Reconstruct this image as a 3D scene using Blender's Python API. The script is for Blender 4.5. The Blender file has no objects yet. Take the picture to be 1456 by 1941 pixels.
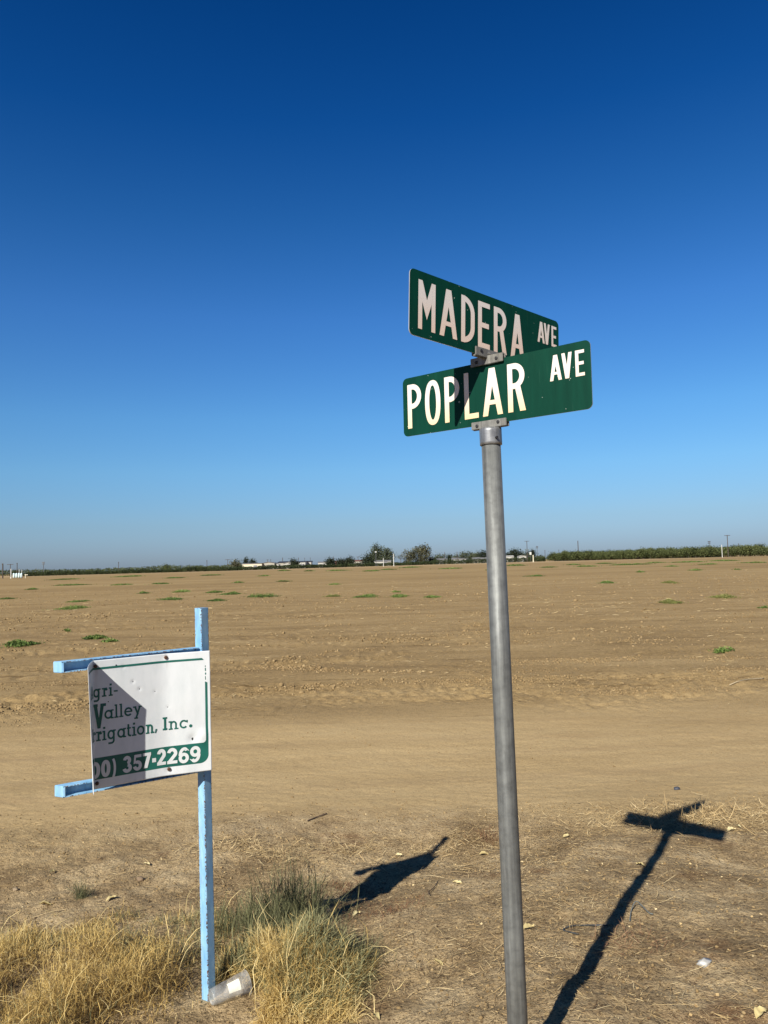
import bpy, bmesh, math, random
import numpy as np
from mathutils import Vector, Matrix

# ---------------------------------------------------------------- camera, sky, sun, exposure
scene = bpy.context.scene
COL = scene.collection
EYE, PITCH, ROLL, FPX = 1.6, 0.0678, 0.02779, 1433.944
fwd = Vector((0, math.cos(PITCH), math.sin(PITCH)))
up0 = Vector((0, -math.sin(PITCH), math.cos(PITCH)))
rgt = math.cos(ROLL) * Vector((1, 0, 0)) - math.sin(ROLL) * up0
upv = math.sin(ROLL) * Vector((1, 0, 0)) + math.cos(ROLL) * up0
cd = bpy.data.cameras.new("camera")
cam = bpy.data.objects.new("camera", cd)
COL.objects.link(cam)
M3 = Matrix((rgt, upv, -fwd)).transposed().to_4x4()
M3.translation = Vector((0, 0, EYE))
cam.matrix_world = M3
cd.sensor_fit = 'VERTICAL'
cd.sensor_height = 36.0
cd.lens = 36.0 * FPX / 1941.0
cd.clip_start, cd.clip_end = 0.05, 20000
scene.camera = cam

SAZ, SEL = 0.49063, math.radians(35.45)          # the way the light travels (from +Y), elevation
world = bpy.data.worlds.new("World")
scene.world = world
world.use_nodes = True
wn, wl = world.node_tree.nodes, world.node_tree.links
bg = wn["Background"]
sky = wn.new("ShaderNodeTexSky")
sky.sky_type = 'NISHITA'
sky.sun_disc = False
sky.sun_elevation = SEL
sky.sun_rotation = SAZ + math.pi
sky.altitude = 60
sky.air_density = 1.0
sky.dust_density = 0.6
sky.ozone_density = 3.0
hs = wn.new("ShaderNodeHueSaturation")
hs.inputs["Saturation"].default_value = 1.25
wl.new(sky.outputs[0], hs.inputs["Color"])
# graded deeper blue high up, greyer low down; zenith darkened to cut fill light
wtc = wn.new("ShaderNodeTexCoord"); wsep = wn.new("ShaderNodeSeparateXYZ"); wl.new(wtc.outputs["Generated"], wsep.inputs[0])
wr = wn.new("ShaderNodeValToRGB"); we = wr.color_ramp.elements
SKY = [(0.0, (.55, .71, 1.2)), (.023, (.56, .73, 1.2)), (.056, (.63, .79, 1.10)), (.122, (.78, 1.03, 1.25)), (.189, (.80, 1.11, 1.33)), (.312, (.65, 1.0, 1.36)), (.423, (.35, .81, 1.18)), (.518, (.13, .63, 1.06)), (.62, (.06, .5, .9)), (1.0, (.34, .20, .15))]
while len(we) < len(SKY): we.new(0.5)
for el, (p_, c_) in zip(we, SKY):
    el.position = p_; el.color = (c_[0] / 1.5, c_[1] / 1.5, c_[2] / 1.5, 1)
wl.new(wsep.outputs[2], wr.inputs[0])
wm = wn.new("ShaderNodeMix"); wm.data_type = 'RGBA'; wm.blend_type = 'MULTIPLY'; wm.inputs[0].default_value = 1.0
wl.new(hs.outputs[0], wm.inputs[6]); wl.new(wr.outputs[0], wm.inputs[7])
wmr = wn.new("ShaderNodeMapRange"); wmr.clamp = True       # unseen sky behind the viewer dimmed to cut fill in the shade
for i_, q_ in zip((1, 2, 3, 4), (-0.75, 0.3, 0.0, 1.0)): wmr.inputs[i_].default_value = q_
wl.new(wsep.outputs[1], wmr.inputs[0])
wm2 = wn.new("ShaderNodeMix"); wm2.data_type = 'RGBA'; wm2.blend_type = 'MULTIPLY'; wm2.inputs[0].default_value = 1.0
wcr = wn.new("ShaderNodeMix"); wcr.data_type = 'RGBA'; wl.new(wmr.outputs[0], wcr.inputs[0])
wcr.inputs[6].default_value = (.27, .36, .52, 1); wcr.inputs[7].default_value = (1, 1, 1, 1)
wl.new(wm.outputs[2], wm2.inputs[6]); wl.new(wcr.outputs[2], wm2.inputs[7])
wl.new(wm2.outputs[2], bg.inputs["Color"])
bg.inputs["Strength"].default_value = 0.09
sd = bpy.data.lights.new("sun", 'SUN')
sd.energy, sd.angle, sd.color = 5.0, math.radians(0.53), (1.0, 0.955, 0.875)
sun = bpy.data.objects.new("sun", sd)
COL.objects.link(sun)
Ldir = Vector((math.sin(SAZ) * math.cos(SEL), math.cos(SAZ) * math.cos(SEL), -math.sin(SEL)))
sun.rotation_euler = Ldir.to_track_quat('-Z', 'Y').to_euler()
sun.location = (-3, -6, 6)
vs = scene.view_settings
vs.view_transform, vs.look, vs.exposure, vs.gamma = 'Standard', 'None', 0.6, 1.0

rng = np.random.default_rng(7)
random.seed(7)

# ---------------------------------------------------------------- helpers
def on_y(px, py, y):
    """the point seen at photo pixel (px, py) at world distance y"""
    d = fwd * FPX + rgt * (px - 728) - upv * (py - 970.5)
    return Vector((0, 0, EYE)) + d * (y / d.y)

def noise2(x, y, seed=0):
    x = np.asarray(x, float); y = np.asarray(y, float)
    xi = np.floor(x).astype(np.int64); yi = np.floor(y).astype(np.int64)
    xf, yf = x - xi, y - yi
    def h(a, b):
        n = (a * 374761393 + b * 668265263 + seed * 1274126177) & 0xFFFFFFFF
        n = ((n ^ (n >> 13)) * 1274126177) & 0xFFFFFFFF
        return ((n ^ (n >> 16)) & 0xFFFF) / 32767.5 - 1.0
    u, v = xf * xf * xf * (xf * (xf * 6 - 15) + 10), yf * yf * yf * (yf * (yf * 6 - 15) + 10)
    a, b, c, d = h(xi, yi), h(xi + 1, yi), h(xi, yi + 1), h(xi + 1, yi + 1)
    return (a * (1 - u) + b * u) * (1 - v) + (c * (1 - u) + d * u) * v

def fbm(x, y, oct=4, seed=0):
    s, a = 0, 1.0
    for i in range(oct):
        s = s + a * noise2(x * 2 ** i + 17.3 * i, y * 2 ** i - 9.1 * i, seed + i)
        a *= 0.5
    return s

def sstep(a, b, t):
    t = np.clip((t - a) / (b - a), 0, 1)
    return t * t * (3 - 2 * t)

def tracks(x, y):
    """0..1 along the curved bands of churned earth at the field's near edge"""
    a = np.exp(-((y - (11.0 + 0.35 * np.sin(x * 0.5 + 1.2) + 0.10 * x)) / 0.45) ** 2)
    q = np.hypot((x - 2.6) / 4.6, (y - 14.2) / 2.2)
    b = np.exp(-((q - 1) / 0.10) ** 2) * sstep(4.5, 1.5, x)
    c = np.exp(-((y - (17.5 + 0.5 * np.sin(x * 0.3))) / 0.6) ** 2) * 0.5
    return np.clip(np.maximum(np.maximum(a * (0.55 + 0.45 * noise2(x * 0.8, y * 0.5, 15)), b), c), 0, 1)

def ghf(x, y, fine=True):
    """height of the ground at (x, y)"""
    x = np.asarray(x, float); y = np.asarray(y, float)
    fx = np.clip(x, -3, 4)
    edge = 4.25 + 0.1 * noise2(x * 0.7, y * 0 + 3.1, 5)
    yc = np.clip(y, 1.2, None)
    yc = yc - np.maximum(yc - edge, 0)
    near = 1 - sstep(4.2, 6.0, y)
    z = -0.068 * (yc - 2.7) + 0.0143 * (fx + 0.65) * near - 0.055 * sstep(4.9, 7.0, y)
    wnr = 1 - sstep(4.6, 5.6, y)
    wcl = sstep(8.3, 9.6, y + 0.5 * noise2(x * 0.6, y * 0.6, 9))
    wrd = (1 - wnr) * (1 - wcl)
    z = z + 0.155 * sstep(-0.35, 0.65, x) * (1 - 0.8 * sstep(1.3, 2.3, x)) * np.clip((4.7 - np.clip(y, 2.3, 4.7)) / 2.1, 0, 1.1) ** 0.7   # low bank round the steel pole
    z = z + 0.022 * np.exp(-((x - 0.5) ** 2 + (y - 2.5) ** 2) / 0.06)
    z = z - 0.05 * np.exp(-(((x - 0.15) / 0.6) ** 2 + ((y - 4.55) / 0.6) ** 2))
    z = z + wnr * 0.020 * fbm(x * 2.0, y * 2.0, 3, 11) * sstep(0.0, 2.5, y)
    z = z + wrd * 0.009 * fbm(x * 0.6, y * 1.3, 3, 21)
    far = 1 - sstep(60, 160, y) * 0.5
    clump = np.clip(0.28 + 0.8 * fbm(x * 0.35, y * 1.0, 2, 31), 0, 1.2) + 0.55 * tracks(x, y)
    z = z + wcl * far * (0.013 * fbm(x * 0.35, y * 0.7, 3, 41) + 0.024 * clump * fbm(x * 3.2, y * 3.6, 3, 51))
    if fine:
        z = z + wnr * 0.006 * fbm(x * 17, y * 17, 3, 61) + wrd * 0.003 * fbm(x * 10, y * 22, 2, 71)
        z = z + wcl * 0.020 * clump * fbm(x * 12, y * 12, 2, 81) * (1 - sstep(25, 50, y))
    return z

def gz(x, y):
    return float(ghf(np.array([x]), np.array([y]))[0])

def on_ground(px, py):
    """the ground point seen at photo pixel (px, py)"""
    d = fwd * FPX + rgt * (px - 728) - upv * (py - 970.5)
    z = 0.0
    for _ in range(25):
        t = (z - EYE) / d.z
        z = 0.5 * z + 0.5 * gz(d.x * t, d.y * t)
    t = (z - EYE) / d.z
    return Vector((d.x * t, d.y * t, gz(d.x * t, d.y * t)))

def np_mesh(name, verts, faces, mat=None, parent=None, tint=None, smooth=False, attr="tint"):
    verts = np.ascontiguousarray(verts, dtype=np.float32)
    faces = np.ascontiguousarray(faces, dtype=np.int32)
    me = bpy.data.meshes.new(name)
    k = faces.shape[1]
    me.vertices.add(len(verts)); me.vertices.foreach_set("co", verts.ravel())
    me.loops.add(faces.size); me.loops.foreach_set("vertex_index", faces.ravel())
    me.polygons.add(len(faces))
    me.polygons.foreach_set("loop_start", np.arange(0, faces.size, k, dtype=np.int32))
    me.polygons.foreach_set("loop_total", np.full(len(faces), k, dtype=np.int32))
    if tint is not None:
        a = me.attributes.new(attr, 'FLOAT', 'POINT')
        a.data.foreach_set("value", np.ascontiguousarray(tint, dtype=np.float32))
    me.update(calc_edges=True)
    me.validate()
    if smooth:
        me.polygons.foreach_set("use_smooth", np.ones(len(me.polygons), dtype=bool))
    if mat: me.materials.append(mat)
    o = bpy.data.objects.new(name, me); COL.objects.link(o)
    if parent: o.parent = parent
    return o

def obj(name, bm, mat=None, parent=None, smooth=False):
    me = bpy.data.meshes.new(name)
    bm.normal_update(); bm.to_mesh(me); bm.free()
    if smooth:
        for p in me.polygons: p.use_smooth = True
    if mat: me.materials.append(mat)
    o = bpy.data.objects.new(name, me); COL.objects.link(o)
    if parent: o.parent = parent
    return o

def tag(o, label=None, cat=None, group=None, kind=None):
    if label: o["label"] = label
    if cat: o["category"] = cat
    if group: o["group"] = group
    if kind: o["kind"] = kind
    return o

def thing(name, label, cat, loc=(0, 0, 0), group=None):
    o = bpy.data.objects.new(name, None); COL.objects.link(o)
    o.location = loc; o.empty_display_size = 0.1
    return tag(o, label, cat, group)

def copy_thing(o, loc, rz=0.0, scale=1.0, label=None):
    c = o.copy(); COL.objects.link(c)
    c.location = loc; c.rotation_euler = (0, 0, rz)
    c.scale = scale if hasattr(scale, "__len__") else (scale,) * 3
    if label: c["label"] = label
    for ch in list(o.children):
        d = ch.copy(); COL.objects.link(d); d.parent = c
        for g in list(ch.children):
            e = g.copy(); COL.objects.link(e); e.parent = d
    return c

def bm_tube(bm, pts, radii, n=8, cap=True):
    pts = [Vector(p) for p in pts]
    if not hasattr(radii, "__len__"): radii = [radii] * len(pts)
    rings = []
    ref = None
    for i, p in enumerate(pts):
        t = (pts[min(i + 1, len(pts) - 1)] - pts[max(i - 1, 0)]).normalized()
        if ref is None:
            ref = Vector((1, 0, 0)) if abs(t.x) < 0.9 else Vector((0, 1, 0))
        u = (ref - t * ref.dot(t)).normalized(); w = t.cross(u); ref = u
        rings.append([bm.verts.new(p + (u * math.cos(2 * math.pi * k / n) + w * math.sin(2 * math.pi * k / n)) * radii[i]) for k in range(n)])
    for a, b in zip(rings[:-1], rings[1:]):
        for k in range(n):
            bm.faces.new((a[k], a[(k + 1) % n], b[(k + 1) % n], b[k]))
    if cap:
        bm.faces.new(rings[0][::-1]); bm.faces.new(rings[-1])
    return rings

def bm_box(bm, c, ax, ay, az):
    """box centred at c with half-extent vectors ax, ay, az"""
    c, ax, ay, az = map(Vector, (c, ax, ay, az))
    v = [bm.verts.new(c + ax * i + ay * j + az * k) for i in (-1, 1) for j in (-1, 1) for k in (-1, 1)]
    for f in ((0, 1, 3, 2), (4, 6, 7, 5), (0, 4, 5, 1), (2, 3, 7, 6), (0, 2, 6, 4), (1, 5, 7, 3)):
        bm.faces.new([v[i] for i in f])
    return v

# ---------------------------------------------------------------- materials
def new_mat(name, rough=0.8, metal=0.0, spec=None):
    m = bpy.data.materials.new(name); m.use_nodes = True
    nt = m.node_tree
    b = nt.nodes["Principled BSDF"]
    b.inputs["Roughness"].default_value = rough
    b.inputs["Metallic"].default_value = metal
    if spec is not None: b.inputs["Specular IOR Level"].default_value = spec
    return m, nt, b

class NT:
    def __init__(s, nt): s.nt = nt
    def n(s, t, **kw):
        x = s.nt.nodes.new(t)
        for k, v in kw.items(): setattr(x, k, v)
        return x
    def link(s, a, b): s.nt.links.new(a, b)
    def coords(s, scale=(1, 1, 1), kind="Object"):
        tc = s.n("ShaderNodeTexCoord"); mp = s.n("ShaderNodeMapping")
        mp.inputs["Scale"].default_value = scale
        s.link(tc.outputs[kind], mp.inputs["Vector"]); return mp.outputs[0]
    def noise(s, vec, scale, detail=4, rough=0.55):
        x = s.n("ShaderNodeTexNoise"); x.inputs["Scale"].default_value = scale
        x.inputs["Detail"].default_value = detail; x.inputs["Roughness"].default_value = rough
        s.link(vec, x.inputs["Vector"]); return x.outputs["Fac"]
    def ramp(s, fac, stops):
        x = s.n("ShaderNodeValToRGB"); e = x.color_ramp.elements
        while len(e) < len(stops): e.new(0.5)
        for el, (p, c) in zip(e, stops):
            el.position = p; el.color = (*c, 1) if len(c) == 3 else c
        s.link(fac, x.inputs[0]); return x.outputs[0]
    def maprange(s, v, a, b, c=0.0, d=1.0):
        x = s.n("ShaderNodeMapRange"); x.clamp = True
        for i, q in zip((1, 2, 3, 4), (a, b, c, d)): x.inputs[i].default_value = q
        s.link(v, x.inputs[0]); return x.outputs[0]
    def mix(s, fac, a, b):
        x = s.n("ShaderNodeMix", data_type='RGBA')
        if isinstance(fac, float): x.inputs[0].default_value = fac
        else: s.link(fac, x.inputs[0])
        for q, i in ((a, 6), (b, 7)):
            if isinstance(q, tuple): x.inputs[i].default_value = (*q, 1)
            else: s.link(q, x.inputs[i])
        return x.outputs[2]
    def math(s, op, a, b=None):
        x = s.n("ShaderNodeMath", operation=op)
        for i, q in enumerate((a, b)):
            if q is None: continue
            if isinstance(q, (int, float)): x.inputs[i].default_value = q
            else: s.link(q, x.inputs[i])
        return x.outputs[0]
    def bump(s, bsdf, h, strength=0.3, dist=0.01):
        x = s.n("ShaderNodeBump"); x.inputs["Strength"].default_value = strength
        x.inputs["Distance"].default_value = dist
        s.link(h, x.inputs["Height"]); s.link(x.outputs[0], bsdf.inputs["Normal"])
    def attr(s, name):
        x = s.n("ShaderNodeAttribute"); x.attribute_name = name; return x.outputs["Fac"]

def tint_mat(name, stops, rough=0.8, spec=0.25, translucent=0.0):
    m, nt, b = new_mat(name, rough, 0, spec); N = NT(nt)
    c = N.ramp(N.attr("tint"), stops)
    N.link(c, b.inputs["Base Color"])
    if translucent:
        t = N.n("ShaderNodeBsdfTranslucent"); N.link(c, t.inputs["Color"])
        mx = N.n("ShaderNodeMixShader"); mx.inputs[0].default_value = translucent
        N.link(b.outputs[0], mx.inputs[1]); N.link(t.outputs[0], mx.inputs[2])
        N.link(mx.outputs[0], nt.nodes["Material Output"].inputs["Surface"])
    return m

def plain_mat(name, col, rough=0.7, metal=0.0, var=0.25, scale=8.0, spec=0.4, bump=0.0):
    m, nt, b = new_mat(name, rough, metal, spec); N = NT(nt)
    v = N.noise(N.coords(), scale, 5)
    lo = tuple(c * (1 - var) for c in col); hi = tuple(min(1, c * (1 + var)) for c in col)
    N.link(N.ramp(v, [(0.3, lo), (0.7, hi)]), b.inputs["Base Color"])
    if bump: N.bump(b, v, bump, 0.01)
    return m

# ---------------------------------------------------------------- ground
def ground_material():
    m, nt, b = new_mat("ground_soil", 0.95, 0, 0.1); N = NT(nt)
    P = N.coords(); PS = N.coords((0.28, 1.0, 1.0))
    sep = N.n("ShaderNodeSeparateXYZ"); N.link(P, sep.inputs[0]); Y = sep.outputs[1]
    # shoulder: grey brown earth, worn litter, rusty patches
    a1 = N.ramp(N.noise(P, 3.0, 6, 0.62), [(0.33, (.195, .138, .073)), (0.5, (.325, .242, .135)), (0.68, (.47, .368, .218))])
    a2 = N.ramp(N.noise(P, 85, 4, 0.7), [(0.36, (.26, .21, .17)), (0.47, (.90, .88, .85)), (0.62, (1.15, 1.12, 1.07)), (0.72, (1.55, 1.5, 1.38))])
    mul = N.n("ShaderNodeMix", data_type='RGBA', blend_type='MULTIPLY'); mul.inputs[0].default_value = 0.9
    N.link(a1, mul.inputs[6]); N.link(a2, mul.inputs[7])
    rust = N.maprange(N.noise(P, 1.4, 5, 0.65), 0.58, 0.70, 0, 0.75)
    near = N.mix(rust, mul.outputs[2], (.13, .065, .03))
    # dirt road: pale, streaked along its run
    r1 = N.ramp(N.noise(PS, 2.6, 6, 0.6), [(0.32, (.335, .240, .119)), (0.5, (.370, .268, .135)), (0.66, (.398, .292, .150))])
    r2 = N.ramp(N.noise(P, 40, 4, 0.7), [(0.34, (.72, .70, .68)), (0.5, (1, 1, 1)), (0.7, (1.1, 1.1, 1.08))])
    mr = N.n("ShaderNodeMix", data_type='RGBA', blend_type='MULTIPLY'); mr.inputs[0].default_value = 0.8
    N.link(r1, mr.inputs[6]); N.link(r2, mr.inputs[7])
    # tilled field
    f1 = N.ramp(N.noise(PS, 0.9, 7, 0.6), [(0.32, (.230, .157, .072)), (0.5, (.284, .197, .091)), (0.68, (.338, .241, .117))])
    f2 = N.ramp(N.noise(P, 14, 5, 0.7), [(0.33, (.60, .57, .54)), (0.5, (1, 1, 1)), (0.7, (1.18, 1.16, 1.12))])
    mf = N.n("ShaderNodeMix", data_type='RGBA', blend_type='MULTIPLY'); mf.inputs[0].default_value = 0.8
    N.link(f1, mf.inputs[6]); N.link(f2, mf.inputs[7])
    fs = N.ramp(N.noise(N.coords((0.55, 4.2, 1)), 1.0, 6, 0.7), [(0.33, (.50, .46, .42)), (0.42, (1, 1, 1)), (0.6, (1, 1, 1)), (0.72, (1.25, 1.23, 1.18))])  # dark end of the ramp: furrow-edge shadows painted as short streaks
    mf2 = N.n("ShaderNodeMix", data_type='RGBA', blend_type='MULTIPLY'); mf2.inputs[0].default_value = .9
    N.link(mf.outputs[2], mf2.inputs[6]); N.link(fs, mf2.inputs[7]); mf = mf2
    farf = N.ramp(N.noise(N.coords((0.012, 0.07, 1)), 2.0, 5, 0.6), [(0.35, (.232, .157, .070)), (0.5, (.275, .190, .085)), (0.65, (.320, .228, .108))])
    fl = N.ramp(N.noise(N.coords((0.10, 0.9, 1)), 1.0, 6, 0.72), [(0.34, (.66, .63, .60)), (0.47, (1, 1, 1)), (0.6, (1, 1, 1)), (0.72, (1.22, 1.2, 1.15))])
    mfa = N.n("ShaderNodeMix", data_type='RGBA', blend_type='MULTIPLY'); mfa.inputs[0].default_value = .85
    N.link(farf, mfa.inputs[6]); N.link(fl, mfa.inputs[7])
    field = N.mix(N.maprange(Y, 25, 90), mf.outputs[2], mfa.outputs[2])
    trk = N.math('MULTIPLY', N.maprange(Y, 370, 395), N.maprange(Y, 620, 560))
    field = N.mix(N.math('MULTIPLY', trk, 0.55), field, (.40, .29, .165))
    wob = N.noise(N.coords((0.35, 1.0, 1)), 1.1, 5, 0.6)
    y1 = N.math('ADD', Y, N.math('MULTIPLY', N.math('SUBTRACT', wob, 0.5), 2.8))
    c = N.mix(N.maprange(y1, 4.65, 5.35), near, mr.outputs[2])
    for yc, amp, fr, ww in ((6.15, .22, .55, .16), (7.45, .22, .55, .18), (6.7, .5, .32, .12), (8.1, .5, .32, .12)):
        sn = N.math('SINE', N.math('ADD', N.math('MULTIPLY', sep.outputs[0], fr), yc))
        dd = N.math('ABSOLUTE', N.math('SUBTRACT', N.math('SUBTRACT', Y, yc), N.math('MULTIPLY', sn, amp)))
        mk = N.math('MULTIPLY', N.maprange(dd, ww, 0.03), N.maprange(N.noise(PS, 1.7, 5, .6), .38, .62, .05, .5))
        c = N.mix(mk, c, (.27, .19, .10))
    wob2 = N.noise(N.coords((0.22, 0.8, 1)), 0.9, 6, 0.65)
    y2 = N.math('ADD', Y, N.math('MULTIPLY', N.math('SUBTRACT', wob2, 0.5), 5.0))
    for cx, cy, rx, ry, wd, x0, x1 in ((2.6, 14.2, 4.6, 2.2, .13, 4.0, 1.5), (2.6, 14.2, 3.9, 1.6, .10, 4.0, 1.0), (-2.5, 24.0, 9.0, 5.2, .06, 6.0, 1.0), (-2.5, 24.0, 8.1, 4.5, .05, 6.0, 1.0)):
        qa = N.math('DIVIDE', N.math('SUBTRACT', sep.outputs[0], cx), rx); qb = N.math('DIVIDE', N.math('SUBTRACT', Y, cy), ry)
        qq = N.math('SQRT', N.math('ADD', N.math('MULTIPLY', qa, qa), N.math('MULTIPLY', qb, qb)))
        mk = N.math('MULTIPLY', N.maprange(N.math('ABSOLUTE', N.math('SUBTRACT', qq, 1.0)), wd, .0), N.maprange(sep.outputs[0], x0, x1))
        mk = N.math('MULTIPLY', mk, N.maprange(wob2, .35, .62, .15, .75))
        field = N.mix(mk, field, (.19, .128, .06))
    c = N.mix(N.maprange(y2, 7.3, 10.6), c, field)
    N.link(c, b.inputs["Base Color"])
    hh = N.math('ADD', N.noise(P, 150, 3, 0.6), N.math('MULTIPLY', N.noise(P, 34, 4, 0.65), 1.8))
    rd = N.math('MULTIPLY', N.maprange(Y, 4.8, 5.5), N.maprange(Y, 9.4, 8.2))
    hh = N.math('MULTIPLY', hh, N.math('SUBTRACT', 1.0, N.math('MULTIPLY', rd, .7)))
    N.bump(b, hh, 0.8, 0.011)
    return m

def build_ground():
    A = np.concatenate([np.arange(-42, 42.01, 0.13), np.arange(45, 317, 4.0)])
    A = np.radians(A)
    R = [0.25]
    while R[-1] < 9000:
        r = R[-1]
        R.append(r * (1.05 if r < 1.4 else 1.0038 if r < 14 else 1.011 if r < 110 else 1.06))
    R = np.array(R)
    g, rr = np.meshgrid(A, R)
    x = np.sin(g) * rr; y = np.cos(g) * rr
    z = ghf(x, y)
    v = np.stack([x.ravel(), y.ravel(), z.ravel()], 1)
    na, nr = len(A), len(R)
    i = np.arange(nr - 1)[:, None] * na; j = np.arange(na)[None, :]; j2 = (j + 1) % na
    f = np.stack([i + j, i + na + j, i + na + j2, i + j2], 2).reshape(-1, 4)[:, ::-1]
    c = len(v); v = np.vstack([v, [[0, 0, float(ghf(np.array([0.]), np.array([0.]))[0])]]])
    o = np_mesh("ground", v, f, ground_material(), smooth=True)
    bm = bmesh.new(); bm.from_mesh(o.data); bm.verts.ensure_lookup_table()
    for k in range(na): bm.faces.new((bm.verts[c], bm.verts[(k + 1) % na], bm.verts[k]))
    bm.normal_update(); bm.to_mesh(o.data); bm.free()
    tag(o, "bare tan earth of roadside, dirt track and tilled field", "ground", kind="structure")
build_ground()

# ---------------------------------------------------------------- lettering: strokes and polygons in glyph units
def arc(cx, cy, rx, ry, a0, a1, n=14):
    return [(cx + rx * math.cos(math.radians(a0 + (a1 - a0) * i / n)), cy + ry * math.sin(math.radians(a0 + (a1 - a0) * i / n))) for i in range(n + 1)]

class Pen:
    """collects flat pieces; each piece lies a hair above the last so no two faces share a plane"""
    def __init__(s): s.p = []
    def poly(s, pts): s.p.append([list(pts)])
    def stroke(s, pts, w, closed=False):
        pts = [Vector(p) for p in pts]; n = len(pts); L, R = [], []
        for i in range(n):
            if closed: a, c = pts[i - 1], pts[(i + 1) % n]
            else: a, c = pts[max(i - 1, 0)], pts[min(i + 1, n - 1)]
            d0 = (pts[i] - a); d1 = (c - pts[i])
            if d0.length < 1e-9: d0 = d1
            if d1.length < 1e-9: d1 = d0
            d0, d1 = d0.normalized(), d1.normalized()
            t = (d0 + d1).normalized(); k = 1 / max(0.45, t.dot(d1))
            nrm = Vector((-t.y, t.x)) * (w / 2 * k)
            L.append(pts[i] + nrm); R.append(pts[i] - nrm)
        q = []
        rng_ = range(n) if closed else range(n - 1)
        for i in rng_:
            j = (i + 1) % n
            q.append([tuple(L[i]), tuple(R[i]), tuple(R[j]), tuple(L[j])])
        s.p.append(q)
    def add(s, glyph, x0, y0, sx, sy):
        """place another pen's pieces: unit box -> (x0, y0) + (sx, sy)"""
        for piece in glyph.p:
            s.p.append([[(x0 + a * sx, y0 + b * sy) for a, b in poly] for poly in piece])
    def build(s, name, mat, parent, mapf, lift=0.0006, step=5e-5, cell=0.012):
        bm = bmesh.new()
        for i, piece in enumerate(s.p):
            z = lift + step * (i % 13)
            b2 = bmesh.new()
            for poly in piece:
                try: b2.faces.new([b2.verts.new((a, b, z)) for a, b in poly])
                except ValueError: pass
            lo = min(v.co.x for v in b2.verts); hi = max(v.co.x for v in b2.verts)
            k = math.floor(lo / cell) + 1
            while k * cell < hi:                       # cut into narrow columns so a piece follows a bent sheet
                bmesh.ops.bisect_plane(b2, geom=b2.verts[:] + b2.edges[:] + b2.faces[:], plane_co=(k * cell, 0, 0), plane_no=(1, 0, 0))
                k += 1
            lo = min(v.co.y for v in b2.verts); hi = max(v.co.y for v in b2.verts); k = math.floor(lo / cell) + 1
            while k * cell < hi:
                bmesh.ops.bisect_plane(b2, geom=b2.verts[:] + b2.edges[:] + b2.faces[:], plane_co=(0, k * cell, 0), plane_no=(0, 1, 0))
                k += 1
            vm = {v: bm.verts.new(mapf(v.co.x, v.co.y, v.co.z)) for v in b2.verts}
            for f in b2.faces:
                try: bm.faces.new([vm[v] for v in f.verts])
                except ValueError: pass
            b2.free()
        return obj(name, bm, mat, parent)

def highway(ch, asp, t=0.115):
    """narrow road-sign capitals in a unit-high box asp wide (asp = width / height)"""
    g = Pen(); w = asp; h = t / 2
    if ch in "PR":
        yb = 0.44 if ch == 'P' else 0.47
        ry = (1 - yb) / 2; r = min(ry - h, w - t) * 0.98
        g.poly([(0, 0), (t, 0), (t, 1), (0, 1)])
        xr = w - h; path = [(t * .5, 1 - h), (xr - r * .9, 1 - h)] + arc(xr - r * .9, 1 - h - (ry - h), r * .9, ry - h, 90, -90, 16)[1:] + [(t * .5, yb + h)]
        g.stroke(path, t)
        if ch == 'R': g.poly([(w * .42, yb + h), (w * .42 + t * 1.08, yb + h), (w + .01, 0), (w - t * 1.06, 0)])
    elif ch == 'O':
        rx, ry = w / 2 - h, 0.5 - h
        pts = []
        for i in range(44):
            a = 2 * math.pi * i / 44; c, s_ = math.cos(a), math.sin(a)
            pts.append((w / 2 + rx * math.copysign(abs(c) ** .82, c), .5 + ry * math.copysign(abs(s_) ** .92, s_)))
        g.stroke(pts, t, True)
    elif ch == 'L':
        g.poly([(0, 0), (t, 0), (t, 1), (0, 1)]); g.poly([(t * .5, 0), (w, 0), (w, t * .95), (t * .5, t * .95)])
    elif ch == 'E':
        g.poly([(0, 0), (t, 0), (t, 1), (0, 1)])
        for y, ww in ((0, w), (.5 - h, w * .92), (1 - t * .95, w)):
            g.poly([(t * .5, y), (ww, y), (ww, y + t * .93), (t * .5, y + t * .93)])
    elif ch == 'A':
        a = t * 1.06; f = t * .62
        g.poly([(0, 0), (a, 0), (w / 2 + f, 1), (w / 2 - f, 1)]); g.poly([(w - a, 0), (w, 0), (w / 2 + f, 1), (w / 2 - f, 1)])
        g.poly([(w * .2, .23), (w * .8, .23), (w * .78, .23 + t * .8), (w * .22, .23 + t * .8)])
    elif ch == 'V':
        a = t * 1.06; f = t * .6
        g.poly([(0, 1), (w / 2 - f, 0), (w / 2 + f, 0), (a, 1)]); g.poly([(w - a, 1), (w / 2 - f, 0), (w / 2 + f, 0), (w, 1)])
    elif ch == 'M':
        t = .106
        g.poly([(0, 0), (t, 0), (t, 1), (0, 1)]); g.poly([(w - t, 0), (w, 0), (w, 1), (w - t, 1)])
        g.poly([(t * .8, 1), (t * .8, .62), (w / 2, .22), (w / 2, .62), (t, 1)][::1])
        g.poly([(w - t * .8, 1), (w - t, 1), (w / 2, .62), (w / 2, .22), (w - t * .8, .62)])
    elif ch == 'D':
        g.poly([(0, 0), (t, 0), (t, 1), (0, 1)])
        r = min(w - t, .34)
        xr = w - h
        g.stroke([(t * .5, 1 - h), (xr - r, 1 - h)] + arc(xr - r, 1 - h - .3, r, .3, 90, 0, 9)[1:] + arc(xr - r, h + .3, r, .3, 0, -90, 9) + [(t * .5, h)], t)
    return g

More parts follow.
